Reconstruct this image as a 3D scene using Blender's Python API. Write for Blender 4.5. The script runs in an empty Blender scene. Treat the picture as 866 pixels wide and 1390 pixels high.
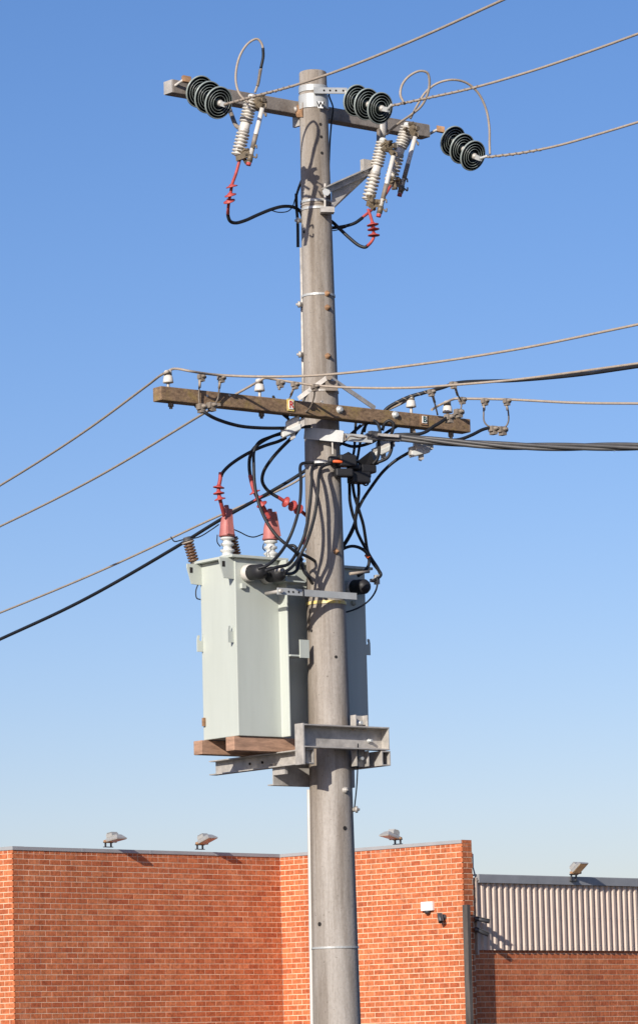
import bpy, math, random
from mathutils import Vector, Matrix
random.seed(7)
SC = bpy.context.scene
COL = SC.collection
R = math.radians
# ------------------------------------------------------------------ camera
F, PITCH, ROLL, EYE = 5200.0, math.atan((1443-695)/5200.0), R(-1.45), Vector((0, 0, 1.7))
cd = bpy.data.cameras.new('camera'); cam = bpy.data.objects.new('camera', cd); COL.objects.link(cam)
cd.sensor_fit = 'HORIZONTAL'; cd.sensor_width = 36; cd.lens = F/866*36; cd.clip_start = .1; cd.clip_end = 6000
RM = Matrix.Rotation(math.pi/2+PITCH, 3, 'X') @ Matrix.Rotation(ROLL, 3, 'Z')
cam.matrix_world = Matrix.Translation(EYE) @ RM.to_4x4()
SC.camera = cam
# ------------------------------------------------------------------ light
SUN_AZ, SUN_EL = 25.0, 24.0            # degrees: behind the camera and to its left
tosun = Vector((-math.sin(R(SUN_AZ))*math.cos(R(SUN_EL)), -math.cos(R(SUN_AZ))*math.cos(R(SUN_EL)), math.sin(R(SUN_EL))))
w = bpy.data.worlds.new('World'); SC.world = w; w.use_nodes = True
nt = w.node_tree; bg = nt.nodes['Background']
sky = nt.nodes.new('ShaderNodeTexSky'); sky.sky_type = 'NISHITA'; sky.sun_disc = False
sky.sun_elevation = R(SUN_EL); sky.sun_rotation = R(180+SUN_AZ)
sky.air_density = 1.0; sky.dust_density = .6; sky.ozone_density = 3.0; sky.altitude = 0
hs = nt.nodes.new('ShaderNodeHueSaturation'); hs.inputs['Saturation'].default_value = 1.22      # clear dry air: a deeper blue overhead, whole dome alike
ti = nt.nodes.new('ShaderNodeMix'); ti.data_type = 'RGBA'; ti.blend_type = 'MULTIPLY'; ti.inputs[0].default_value = 1; ti.inputs[7].default_value = (1.05, .91, 1.07, 1)
nt.links.new(sky.outputs[0], hs.inputs['Color']); nt.links.new(hs.outputs[0], ti.inputs[6]); nt.links.new(ti.outputs[2], bg.inputs[0]); bg.inputs[1].default_value = .077
sl = bpy.data.lights.new('sun', 'SUN'); so = bpy.data.objects.new('sun', sl); COL.objects.link(so)
sl.energy = 4.1; sl.angle = R(.5); sl.color = (1, .93, .83)
so.rotation_mode = 'QUATERNION'; so.rotation_quaternion = tosun.to_track_quat('Z', 'Y')
so.location = tosun*80
SC.view_settings.view_transform = 'Standard'; SC.view_settings.look = 'None'
SC.view_settings.exposure = 0.55; SC.view_settings.gamma = 1.0

# ------------------------------------------------------------------ helpers
YP = 27.4                                # metres from the camera to the pole
def P(px, py, d=0.0, Y=None):            # a point of the place: sight line through a photo pixel, cut at a distance
    r = RM @ Vector(((px-433)/F, -(py-695)/F, -1))
    return EYE + r*(((YP+d) if Y is None else Y)/r.y)
def unit(a):
    return Vector((math.cos(R(a)), math.sin(R(a)), 0))
Z = Vector((0, 0, 1))

class G:
    def __init__(s): s.v = []; s.f = []; s.sm = []
    def quad(s, *pts, smooth=False):
        b = len(s.v); s.v += [Vector(p) for p in pts]; s.f.append(tuple(range(b, b+len(pts)))); s.sm.append(smooth); return s
    def box(s, c, a, b, cc):             # half-extent vectors
        c = Vector(c); n = len(s.v)
        if a.cross(b).dot(cc) < 0: a = -a
        for sz in (-1, 1):
            for sx, sy in ((-1, -1), (1, -1), (1, 1), (-1, 1)):
                s.v.append(c+a*sx+b*sy+cc*sz)
        for q in ((3, 2, 1, 0), (4, 5, 6, 7), (0, 1, 5, 4), (1, 2, 6, 5), (2, 3, 7, 6), (3, 0, 4, 7)):
            s.f.append(tuple(n+k for k in q)); s.sm.append(False)
        return s
    def beam(s, p0, p1, wd, h, up=Z):
        ax = (p1-p0); L = ax.length; ax.normalize(); sd = ax.cross(up).normalized(); u = sd.cross(ax).normalized()
        return s.box((p0+p1)/2, ax*L/2, sd*wd/2, u*h/2)
    def prism(s, pts, vec):              # planar outline extruded by vec
        pts = [Vector(p) for p in pts]; n = len(pts); b = len(s.v)
        nrm = Vector((0, 0, 0))
        for i in range(n): nrm += pts[i].cross(pts[(i+1) % n])
        if nrm.dot(vec) < 0: pts = pts[::-1]
        s.v += pts + [p+vec for p in pts]
        s.f.append(tuple(b+i for i in range(n-1, -1, -1))); s.f.append(tuple(b+n+i for i in range(n))); s.sm += [False, False]
        for i in range(n):
            j = (i+1) % n; s.f.append((b+i, b+j, b+n+j, b+n+i)); s.sm.append(False)
        return s
    def tube(s, pts, r, n=8, cap=True):
        pts = [Vector(p) for p in pts]; m = len(pts); rr = r if isinstance(r, (list, tuple)) else [r]*m
        t0 = (pts[1]-pts[0]).normalized(); ref = t0.orthogonal().normalized(); rings = []
        for i, p in enumerate(pts):
            t = (pts[min(i+1, m-1)]-pts[max(i-1, 0)]).normalized()
            ref = (ref-t*ref.dot(t))
            ref = ref.normalized() if ref.length > 1e-6 else t.orthogonal().normalized()
            bi = t.cross(ref); b = len(s.v); rings.append(b)
            for k in range(n):
                a = 2*math.pi*k/n; s.v.append(p+(ref*math.cos(a)+bi*math.sin(a))*rr[i])
        for i in range(m-1):
            for k in range(n):
                j = (k+1) % n; s.f.append((rings[i]+k, rings[i]+j, rings[i+1]+j, rings[i+1]+k)); s.sm.append(True)
        if cap:
            s.f.append(tuple(rings[0]+k for k in range(n-1, -1, -1))); s.f.append(tuple(rings[-1]+k for k in range(n))); s.sm += [False, False]
        return s
    def lathe(s, o, ax, prof, n=24, caps=(1, 1)):   # prof: (distance along axis, radius)
        ax = Vector(ax).normalized(); e = ax.orthogonal().normalized(); b2 = ax.cross(e); rings = []
        for t, r in prof:
            b = len(s.v); rings.append(b)
            for k in range(n):
                a = 2*math.pi*k/n; s.v.append(Vector(o)+ax*t+(e*math.cos(a)+b2*math.sin(a))*max(r, 1e-5))
        for i in range(len(prof)-1):
            for k in range(n):
                j = (k+1) % n; s.f.append((rings[i]+k, rings[i]+j, rings[i+1]+j, rings[i+1]+k)); s.sm.append(True)
        if caps[0]: s.f.append(tuple(rings[0]+k for k in range(n-1, -1, -1))); s.sm.append(False)
        if caps[1]: s.f.append(tuple(rings[-1]+k for k in range(n))); s.sm.append(False)
        return s
    def band(s, c, axz, r, h, t=.004, n=32, a0=0, a1=360):    # a strap round a post
        prof = [(-h/2, r), (-h/2, r+t), (h/2, r+t), (h/2, r)]
        e = Vector((1, 0, 0)); e = (e-axz*e.dot(axz)).normalized(); b2 = axz.cross(e); full = (a1-a0 == 360)
        rings = []; m = n if full else n+1
        for k in range(m):
            a = R(a0+(a1-a0)*k/n); b = len(s.v); rings.append(b)
            for q, rad in prof: s.v.append(c+axz*q+(e*math.cos(a)+b2*math.sin(a))*rad)
        for k in range(n):
            A, B = rings[k], rings[(k+1) % m]
            for i in range(4):
                j = (i+1) % 4; s.f.append((A+i, B+i, B+j, A+j)); s.sm.append(False)
        return s
    def mesh(s, name, org):
        me = bpy.data.meshes.new(name); me.from_pydata([v-org for v in s.v], [], s.f)
        me.polygons.foreach_set('use_smooth', s.sm); me.update(); return me
    def build(s, name, mat, parent=None, label=None, kind=None, bevel=0):
        if parent is not None: org = wloc(parent)
        else: org = sum(s.v, Vector())/len(s.v); org.z = min(v.z for v in s.v)
        me = s.mesh(name, org)
        if mat: me.materials.append(mat)
        o = bpy.data.objects.new(name, me); COL.objects.link(o)
        if parent is not None: o.parent = parent
        else: o.location = org
        if label: o['label'] = label
        if kind: o['kind'] = kind
        if bevel:
            m = o.modifiers.new('bevel', 'BEVEL'); m.width = bevel; m.segments = 2; m.limit_method = 'ANGLE'; m.angle_limit = R(40)
        return o
def wloc(o):
    l = Vector()
    while o: l = l+Vector(o.location); o = o.parent
    return l
def thing(name, label, cat, loc, group=None):
    o = bpy.data.objects.new(name, None); COL.objects.link(o); o.location = loc; o.empty_display_size = .1
    o['label'] = label; o['category'] = cat
    if group: o['group'] = group
    return o
def tag(o, label, cat, group=None):
    o['label'] = label; o['category'] = cat
    if group: o['group'] = group
    return o
def spline(pts, k=8):
    pts = [Vector(p) for p in pts]
    if len(pts) < 3: return [pts[0].lerp(pts[1], i/k) for i in range(k+1)]
    out = []; q = [pts[0]*2-pts[1]]+pts+[pts[-1]*2-pts[-2]]
    for i in range(1, len(q)-2):                       # centripetal Catmull-Rom: no kinks where points are unevenly spaced
        p0, p1, p2, p3 = q[i-1:i+3]
        t0 = 0; t1 = t0+max((p1-p0).length, 1e-6)**.5; t2 = t1+max((p2-p1).length, 1e-6)**.5; t3 = t2+max((p3-p2).length, 1e-6)**.5
        for j in range(k):
            t = t1+(t2-t1)*j/k
            a1 = p0*((t1-t)/(t1-t0))+p1*((t-t0)/(t1-t0)); a2 = p1*((t2-t)/(t2-t1))+p2*((t-t1)/(t2-t1)); a3 = p2*((t3-t)/(t3-t2))+p3*((t-t2)/(t3-t2))
            b1 = a1*((t2-t)/(t2-t0))+a2*((t-t0)/(t2-t0)); b2 = a2*((t3-t)/(t3-t1))+a3*((t-t1)/(t3-t1))
            out.append(b1*((t2-t)/(t2-t1))+b2*((t-t1)/(t2-t1)))
    out.append(pts[-1]); return out
def PX(lst, k=8): return spline([P(*p) for p in lst], k)
def helix(pts, rad, turns_per_m, phase=0):
    out = []; L = 0; pts = [p for p in pts]; dense = []
    for a, b in zip(pts, pts[1:]):
        n = max(1, int((b-a).length/.012)); dense += [a.lerp(b, i/n) for i in range(n)]
    dense.append(pts[-1]); ref = None
    for i, p in enumerate(dense):
        t = (dense[min(i+1, len(dense)-1)]-dense[max(i-1, 0)]).normalized()
        if ref is None: ref = t.orthogonal().normalized()
        ref = (ref-t*ref.dot(t)).normalized(); bi = t.cross(ref)
        if i: L += (p-dense[i-1]).length
        a = 2*math.pi*turns_per_m*L+phase
        out.append(p+(ref*math.cos(a)+bi*math.sin(a))*rad)
    return out

# ------------------------------------------------------------------ materials
def mat(name, c, rough=.6, metal=0., var=.0, scale=8., stretch=(1, 1, 1), bump=0., bscale=60., c2=None, spec=.5):
    m = bpy.data.materials.new(name); m.use_nodes = True; t = m.node_tree; b = t.nodes['Principled BSDF']
    b.inputs['Base Color'].default_value = (*c, 1); b.inputs['Roughness'].default_value = rough; b.inputs['Metallic'].default_value = metal
    b.inputs['Specular IOR Level'].default_value = spec
    if var or c2 or bump:
        tc = t.nodes.new('ShaderNodeNewGeometry'); mp = t.nodes.new('ShaderNodeMapping'); mp.inputs['Scale'].default_value = stretch
        t.links.new(tc.outputs['Position'], mp.inputs[0])
    if var or c2:
        n = t.nodes.new('ShaderNodeTexNoise'); n.inputs['Scale'].default_value = scale; n.inputs['Detail'].default_value = 6; n.inputs['Roughness'].default_value = .65
        t.links.new(mp.outputs[0], n.inputs['Vector'])
        cr = t.nodes.new('ShaderNodeValToRGB'); cr.color_ramp.elements[0].position = .32; cr.color_ramp.elements[1].position = .68
        lo = c2 if c2 else tuple(x*(1-var) for x in c); hi = c if c2 else tuple(min(1, x*(1+var)) for x in c)
        cr.color_ramp.elements[0].color = (*lo, 1); cr.color_ramp.elements[1].color = (*hi, 1)
        t.links.new(n.outputs['Fac'], cr.inputs[0]); t.links.new(cr.outputs[0], b.inputs['Base Color'])
    if bump:
        n2 = t.nodes.new('ShaderNodeTexNoise'); n2.inputs['Scale'].default_value = bscale; n2.inputs['Detail'].default_value = 4
        t.links.new(mp.outputs[0], n2.inputs['Vector'])
        bp = t.nodes.new('ShaderNodeBump'); bp.inputs['Strength'].default_value = bump; bp.inputs['Distance'].default_value = .01
        t.links.new(n2.outputs['Fac'], bp.inputs['Height']); t.links.new(bp.outputs[0], b.inputs['Normal'])
    return m
M = {}
M['galv'] = mat('galvanised steel', (.43, .405, .37), .55, .25, .25, 14, bump=.1)
M['galvbright'] = mat('bright zinc', (.43, .44, .43), .45, .2, .12, 10)
M['galvdark'] = mat('weathered zinc', (.22, .185, .15), .65, .15, .35, 12, bump=.15)
M['ruststeel'] = mat('rusty steel', (.30, .17, .09), .8, .1, .4, 20)
M['steelbeam'] = mat('old crossarm steel', (.30, .265, .23), .7, .15, .3, 9, c2=(.17, .14, .115), bump=.2)
M['brownmetal'] = mat('tarnished bronze', (.19, .15, .10), .55, .4, .35, 40)
M['alu'] = mat('weathered aluminium strand', (.33, .275, .22), .65, .1, .15, 30)
M['alud'] = mat('stained aluminium strand', (.17, .14, .11), .7, .1, .3, 40)
M['black'] = mat('black cable sheath', (.014, .015, .018), .5, 0, .2, 12, spec=.3)
M['blackgrey'] = mat('sun faded black sheath', (.06, .058, .058), .5, 0, .2, 12)
M['blackbox'] = mat('black moulded plastic', (.02, .02, .022), .5, spec=.3)
M['red'] = mat('red polymer', (.38, .055, .048), .55, 0, .25, 18)
M['pink'] = mat('sun bleached red rubber', (.40, .135, .12), .55, 0, .18, 16)
M['porc'] = mat('white porcelain', (.58, .55, .50), .28, 0, .08, 20)
M['porcgrey'] = mat('grey porcelain', (.52, .53, .51), .25, 0, .08, 20)
M['disc'] = mat('dark green glaze', (.013, .018, .017), .2, 0, .25, 14, spec=.35)
M['discrim'] = mat('pale glaze rim', (.27, .31, .29), .3, 0, .2, 14)
M['brownporc'] = mat('brown glazed porcelain', (.10, .05, .028), .35)
M['tan'] = mat('tan insulator skirt', (.24, .14, .08), .45)
M['paint'] = mat('pale green grey enamel', (.475, .508, .46), .42, 0, .05, 7, (1, 1, .12), c2=(.43, .46, .412))
M['bearer'] = mat('red hardwood', (.36, .215, .142), .75, 0, .35, 7, (1, 1, 5), bump=.2, bscale=30)
M['white'] = mat('white paint', (.78, .78, .76), .5)
M['pvc'] = mat('white conduit', (.52, .505, .475), .45)
M['yellow'] = mat('yellow strap', (.72, .52, .06), .5, 0, .3, 30, c2=(.75, .66, .4))
M['orange'] = mat('orange tag', (.75, .12, .03), .5)
M['letterred'] = mat('red lettering', (.55, .05, .03), .5)
M['letterblk'] = mat('black lettering', (.02, .02, .02), .5)
M['lettergrn'] = mat('dark green lettering', (.02, .09, .09), .5)
M['hole'] = mat('dark hollow', (.015, .013, .012), .9)
M['flashing'] = mat('painted flashing', (.33, .335, .34), .5, .1, .08, 3)
M['flashdark'] = mat('grey blue fascia', (.27, .275, .285), .5, .1, .12, 3)
M['clad'] = mat('beige ribbed sheet', (.52, .41, .335), .5, 0, .07, 5)
M['glass'] = mat('amber dusty lens', (.80, .50, .22), .25, 0, .25, 14)
M['lamp'] = mat('cast alloy', (.42, .41, .38), .4, .3, .1, 20)
M['postwood'] = mat('grey weathered post', (.075, .066, .06), .85, 0, .4, 8, (1, 1, .2), bump=.2)
M['darkmetal'] = mat('dark grey metal', (.05, .05, .055), .45, .2)

def concrete():
    m = mat('spun concrete', (.37, .325, .275), .85, 0, .0, 8, bump=.18, bscale=45); t = m.node_tree; b = t.nodes['Principled BSDF']
    g = [n for n in t.nodes if n.type == 'NEW_GEOMETRY'][0]
    def noise(scale, st, det=6):
        mp = t.nodes.new('ShaderNodeMapping'); mp.inputs['Scale'].default_value = st; t.links.new(g.outputs['Position'], mp.inputs[0])
        n = t.nodes.new('ShaderNodeTexNoise'); n.inputs['Scale'].default_value = scale; n.inputs['Detail'].default_value = det; n.inputs['Roughness'].default_value = .7
        t.links.new(mp.outputs[0], n.inputs['Vector']); return n.outputs['Fac']
    def ramp(fac, p0, c0, p1, c1):
        r = t.nodes.new('ShaderNodeValToRGB'); r.color_ramp.elements[0].position = p0; r.color_ramp.elements[0].color = (*c0, 1)
        r.color_ramp.elements[1].position = p1; r.color_ramp.elements[1].color = (*c1, 1); t.links.new(fac, r.inputs[0]); return r.outputs[0]
    def mul(a, c, f=1.):
        x = t.nodes.new('ShaderNodeMix'); x.data_type = 'RGBA'; x.blend_type = 'MULTIPLY'; x.inputs[0].default_value = f
        t.links.new(a, x.inputs[6]); t.links.new(c, x.inputs[7]); return x.outputs[2]
    base = ramp(noise(2.2, (1, 1, .5)), .3, (.315, .286, .254), .7, (.415, .382, .346))
    streak = ramp(noise(9, (1, 1, .07)), .36, (.62, .585, .55), .56, (1, 1, 1))
    bands = ramp(noise(4.5, (1, 1, .02), 3), .42, (.72, .68, .63), .58, (1, 1, 1))
    fine = ramp(noise(70, (1, 1, .6), 3), .3, (.85, .84, .83), .6, (1, 1, 1))
    pits = ramp(noise(38, (1, 1, 1), 2), .26, (.45, .42, .4), .34, (1, 1, 1))
    t.links.new(mul(mul(mul(mul(base, streak), bands), fine), pits, .7), b.inputs['Base Color']); return m
M['concrete'] = concrete()

def timber():
    m = mat('weathered hardwood', (.2, .13, .08), .85, 0, 0, 8, bump=.35, bscale=30); t = m.node_tree; b = t.nodes['Principled BSDF']
    tc = t.nodes.new('ShaderNodeTexCoord')
    def noise(scale, st, det=6):
        mp = t.nodes.new('ShaderNodeMapping'); mp.inputs['Scale'].default_value = st; mp.inputs['Rotation'].default_value = (0, 0, R(-38)); t.links.new(tc.outputs['Object'], mp.inputs[0])
        n = t.nodes.new('ShaderNodeTexNoise'); n.inputs['Scale'].default_value = scale; n.inputs['Detail'].default_value = det; n.inputs['Roughness'].default_value = .7
        t.links.new(mp.outputs[0], n.inputs['Vector']); return n.outputs['Fac']
    r = t.nodes.new('ShaderNodeValToRGB'); e = r.color_ramp.elements
    e[0].position = .3; e[0].color = (.09, .054, .031, 1); e[1].position = .7; e[1].color = (.31, .205, .122, 1)
    t.links.new(noise(10, (.35, 4, 5)), r.inputs[0])
    lic = t.nodes.new('ShaderNodeValToRGB'); lic.color_ramp.elements[0].position = .50; lic.color_ramp.elements[1].position = .66
    lic.color_ramp.elements[0].color = (0, 0, 0, 1); lic.color_ramp.elements[1].color = (.75, .75, .75, 1)
    t.links.new(noise(5, (.8, 1.5, 1.5)), lic.inputs[0])
    x = t.nodes.new('ShaderNodeMix'); x.data_type = 'RGBA'; t.links.new(lic.outputs[0], x.inputs[0]); t.links.new(r.outputs[0], x.inputs[6])
    x.inputs[7].default_value = (.27, .19, .06, 1); t.links.new(x.outputs[2], b.inputs['Base Color'])
    return m
M['timber'] = timber()

def brickmat():
    m = bpy.data.materials.new('fired clay'); m.use_nodes = True; t = m.node_tree; b = t.nodes['Principled BSDF']; b.inputs['Roughness'].default_value = .85
    b.inputs['Specular IOR Level'].default_value = .25
    g = t.nodes.new('ShaderNodeNewGeometry'); oi = t.nodes.new('ShaderNodeObjectInfo')
    a = t.nodes.new('ShaderNodeMath'); a.operation = 'ADD'; t.links.new(g.outputs['Random Per Island'], a.inputs[0]); t.links.new(oi.outputs['Random'], a.inputs[1])
    f = t.nodes.new('ShaderNodeMath'); f.operation = 'FRACT'; t.links.new(a.outputs[0], f.inputs[0])
    r = t.nodes.new('ShaderNodeValToRGB'); el = r.color_ramp.elements
    el[0].position = 0; el[0].color = (.40, .105, .044, 1); el[1].position = 1; el[1].color = (.56, .195, .086, 1)
    for p, c in ((.1, (.46, .130, .052)), (.5, (.50, .152, .062)), (.85, (.535, .174, .072))):
        q = el.new(p); q.color = (*c, 1)
    t.links.new(f.outputs[0], r.inputs[0])
    n = t.nodes.new('ShaderNodeTexNoise'); n.inputs['Scale'].default_value = 22; n.inputs['Detail'].default_value = 5; t.links.new(g.outputs['Position'], n.inputs['Vector'])
    nr = t.nodes.new('ShaderNodeValToRGB'); nr.color_ramp.elements[0].position = .3; nr.color_ramp.elements[0].color = (.66, .64, .64, 1); nr.color_ramp.elements[1].position = .62; nr.color_ramp.elements[1].color = (1.08, 1.06, 1.05, 1)
    t.links.new(n.outputs['Fac'], nr.inputs[0])
    x = t.nodes.new('ShaderNodeMix'); x.data_type = 'RGBA'; x.blend_type = 'MULTIPLY'; x.inputs[0].default_value = 1
    t.links.new(r.outputs[0], x.inputs[6]); t.links.new(nr.outputs[0], x.inputs[7])
    n2 = t.nodes.new('ShaderNodeTexNoise'); n2.inputs['Scale'].default_value = 1.6; n2.inputs['Detail'].default_value = 6; t.links.new(g.outputs['Position'], n2.inputs['Vector'])
    bl = t.nodes.new('ShaderNodeValToRGB'); bl.color_ramp.elements[0].position = .60; bl.color_ramp.elements[0].color = (0, 0, 0, 1); bl.color_ramp.elements[1].position = .8; bl.color_ramp.elements[1].color = (.5, .5, .5, 1)
    t.links.new(n2.outputs['Fac'], bl.inputs[0])
    y = t.nodes.new('ShaderNodeMix'); y.data_type = 'RGBA'; t.links.new(bl.outputs[0], y.inputs[0]); t.links.new(x.outputs[2], y.inputs[6]); y.inputs[7].default_value = (.52, .27, .18, 1)
    mp = t.nodes.new('ShaderNodeMapping'); mp.inputs['Scale'].default_value = (1, 1, .22); t.links.new(g.outputs['Position'], mp.inputs[0])
    n3 = t.nodes.new('ShaderNodeTexNoise'); n3.inputs['Scale'].default_value = 2.6; n3.inputs['Detail'].default_value = 5; n3.inputs['Roughness'].default_value = .65; t.links.new(mp.outputs[0], n3.inputs['Vector'])
    gr_ = t.nodes.new('ShaderNodeValToRGB'); gr_.color_ramp.elements[0].position = .34; gr_.color_ramp.elements[0].color = (.85, .83, .82, 1); gr_.color_ramp.elements[1].position = .56; gr_.color_ramp.elements[1].color = (1.04, 1.04, 1.04, 1)
    t.links.new(n3.outputs['Fac'], gr_.inputs[0])
    z = t.nodes.new('ShaderNodeMix'); z.data_type = 'RGBA'; z.blend_type = 'MULTIPLY'; z.inputs[0].default_value = 1; t.links.new(y.outputs[2], z.inputs[6]); t.links.new(gr_.outputs[0], z.inputs[7])
    t.links.new(z.outputs[2], b.inputs['Base Color']); return m
M['brick'] = brickmat()
M['mortar'] = mat('pale mortar', (.66, .475, .33), .95, 0, .25, 3, (1, 1, .3))
M['ground'] = mat('asphalt yard', (.055, .053, .05), .9, 0, .25, .6, bump=.2)

# ------------------------------------------------------------------ ground
g = G(); s = 1500
g.quad((-s, -s, 0), (s, -s, 0), (s, s, 0), (-s, s, 0)); gr = g.build('ground', M['ground']); gr['kind'] = 'structure'

# ------------------------------------------------------------------ brick building
TH = 45.5
ub = unit(TH)                            # along the shaded walls: right and away
uc = unit(TH-90)                         # along the sunny walls: right and towards the camera
def onplane(px, py, o, n):               # sight line cut with a vertical plane
    r = RM @ Vector(((px-433)/F, -(py-695)/F, -1)); return EYE+r*((o-EYE).dot(n)/r.dot(n))
QA = P(17, 1149.5, Y=60.0); ZT = QA.z    # top of coping
nb, nc = -Vector((-ub.y, ub.x, 0)), -Vector((-uc.y, uc.x, 0))
nb = Vector((ub.y, -ub.x, 0)); nc = Vector((uc.y, -uc.x, 0))   # outward normals
K = onplane(380, 1160, QA, nb); K.z = ZT
LB = (K-QA).dot(ub)
QC = onplane(627, 1139, K, nc); LC = (QC-K).dot(uc); QC.z = ZT
LA, LD, BL, BH = 4.0, .235, .222, .086
COPE = .055
bld = thing('brick_building', 'orange brick building with stepped parapet walls and grey metal coping', 'building', Vector((K.x, K.y, 0)))
walls = [('A', QA-uc*LA, uc, nc, LA, 0), ('B', QA, ub, nb, LB, 1), ('C', K, uc, nc, LC, 0), ('D', QC, ub, nb, LD, 1)]
singles = []; rest = G(); zt = ZT-COPE
for nm, o, u, n, L, par in walls:
    o = Vector((o.x, o.y, 0)); core = G(); dz = .004 if nm in 'AC' else 0
    lo, hi = (0, L)
    e0, e1 = {'A': (0, -.03), 'B': (.03, 0), 'C': (.0, -.03), 'D': (.03, -.004)}[nm]
    th = .23
    core.box(o+u*((lo+e0+hi+e1)/2)-n*(th/2+.003)+Z*(zt-dz)/2, u*((hi+e1-lo-e0)/2), n*th/2, Z*(zt-dz)/2)
    core.build('wall', M['mortar'], bld)
    rows = int(zt/BH)
    for i in range(rows+1):
        z1 = zt-.006-(i-1)*BH-.052 if i else zt-.006
        z0 = z1-(BH-.013) if i else z1-.044
        if z0 < .02: break
        pitch = BL/2 if i == 0 else BL
        off = 0 if i == 0 else ((i+par) % 2)*BL/2
        x = -off if off else 0
        while x < L-.03:
            a, b = max(x, 0), min(x+pitch-.013, L)
            if nm == 'D': b = min(b, L)
            if b-a > .03:
                j = random.uniform(-.0012, .0012)
                c = o+u*(a+b)/2+Z*(z0+z1)/2+n*(-.035+j)
                full = abs((b-a)-(BL-.013)) < 1e-6
                h = (u*(b-a)/2, n*.035, Z*(z1-z0)/2)
                d = RM.transposed() @ (c-EYE); px = 433+F*d.x/-d.z; py = 695-F*d.y/-d.z
                vis = 4 < px < 862 and 1100 < py < 1384 and not (420 < px < 487)
                if full and vis and i and nm in 'BC': singles.append(((c-EYE).length/abs(u.x)**.5 if nm == 'B' else (c-EYE).length/abs(u.x)**.5, nm, c, h))
                else: rest.box(c, *h)
            x += pitch
singles.sort(key=lambda q: q[0])
proto = {}
for k, (_, nm, c, h) in enumerate(singles):
    if k >= 296: rest.box(c, *h); continue
    if nm not in proto:
        gg = G(); gg.box(Vector(), *h); me = gg.mesh('brick', Vector()); me.materials.append(M['brick']); proto[nm] = me
    o = bpy.data.objects.new('brick', proto[nm]); COL.objects.link(o); o.parent = bld; o.location = c-wloc(bld)
rest.build('brick', M['brick'], bld, kind='stuff')
# metal coping
for nm, o, u, n, L, par in walls[:3]:
    a, b = {'A': (0, .012), 'B': (.0125, -.012-.0005), 'C': (.0, -.003)}[nm]
    o = Vector((o.x, o.y, 0)); hh = COPE/2
    if nm == 'A': p0, p1 = o, o+u*(L+.012)
    elif nm == 'B': p0, p1 = o-u*.0115, o+u*(L-.013)
    else: p0, p1 = o-u*.0, o+u*(L-.006)
    Lc = (p1-p0).length; nseg = max(1, round(Lc/1.45)); back = .12-.013 if nm != 'B' else .12-.0135
    for k in range(nseg):
        x0 = Lc*k/nseg+(.002 if k else 0); x1 = Lc*(k+1)/nseg-(.002 if k < nseg-1 else 0); wob = random.uniform(-.0025, .0025)
        cg = G(); cg.box(p0+u*(x0+x1)/2+Z*(ZT-hh-(.002 if nm == 'B' else 0)+wob)-n*back, u*(x1-x0)/2, n*.12, Z*hh)
        if k: cg.box(p0+u*x0+Z*(ZT-hh-.001)-n*(back-.0015), u*.02, n*.121, Z*(hh+.0015))
        cg.build('coping', M['flashing'], bld)
# raked edge brick cap on the end pier
cg = G()
for k in range(2):
    cg.box(Vector((QC.x, QC.y, 0))+ub*(.055+.115*k)+Z*(zt+.026)-nb*.04, ub*.052, nb*.04, Z*.026)
cg.build('pier_cap', M['brick'], bld)

# ------------------------------------------------------------------ clad building
CS = P(641, 1192, Y=61.6); uk = unit(46.5); nk = Vector((uk.y, -uk.x, 0)); CO = Vector((CS.x, CS.y, 0))
zc1 = onplane(720, 1201, CS, nk).z; zc0 = onplane(720, 1291, CS, nk).z; zf = onplane(720, 1190.5, CS, nk).z; LK = 8.0
shed = thing('clad_building', 'low building faced with beige ribbed metal sheets above a brick base', 'building', CO+uk*3)
rp = .144; ns = 5
prof = [(0, 0), (.022, .036), (.068, .036), (.075, 0)]
for k in range(int(LK/(rp*ns))):
    sg = G(); pts = []
    for j in range(ns):
        for a, b in prof: pts.append((k*rp*ns+j*rp+a, b))
    pts.append(((k+1)*rp*ns-.001, 0))
    for (a0, b0), (a1, b1) in zip(pts, pts[1:]):
        q0, q1 = CO+uk*a0+nk*(.02+b0), CO+uk*a1+nk*(.02+b1)
        sg.quad(q0+Z*zc0, q1+Z*zc0, q1+Z*(zc1+.01), q0+Z*(zc1+.01))
        sg.quad(q0+Z*zc0-nk*.0015, q0+Z*(zc1+.01)-nk*.0015, q1+Z*(zc1+.01)-nk*.0015, q1+Z*zc0-nk*.0015)
    sg.build('cladding_sheet', M['clad'], shed)
sc_ = G()
for k in range(int(LK/rp)):
    for zz in (zc0+.09, (zc0+zc1)/2, zc1-.09):
        sc_.lathe(CO+uk*(k*rp+.045)+nk*.056+Z*zz, nk, [(0, .009), (.004, .009), (.004, .006), (.009, .006)], 6)
sc_.build('screw', M['galv'], shed, kind='stuff')
bk = G(); bk.box(CO+uk*LK/2-nk*.1+Z*zc1/2, uk*LK/2, nk*.1, Z*zc1/2); bk.build('wall', M['mortar'], shed)
bk = G()
for i in range(60):
    z1 = zc0+.03-i*BH
    if z1-.075 < .02: break
    x = -(i % 2)*BL/2
    while x < LK-.05:
        a, b = max(x, 0), min(x+BL-.011, LK)
        bk.box(CO+uk*(a+b)/2+Z*(z1-.0375)+nk*(-.0318), uk*(b-a)/2, nk*.035, Z*.0375); x += BL
bk.build('brick', M['brick'], shed, kind='stuff')
fg = G(); fg.box(CO+uk*(LK/2+.03)+nk*.045+Z*(zf+zc1)/2, uk*(LK/2-.03), nk*.05, Z*(zf-zc1)/2); fg.build('fascia', M['flashdark'], shed)
fg = G(); fg.box(CO+uk*(LK/2+.03)-nk*.05+Z*(zf+.004), uk*(LK/2-.035), nk*.13, Z*.008); fg.build('gutter_lip', M['flashing'], shed)
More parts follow.
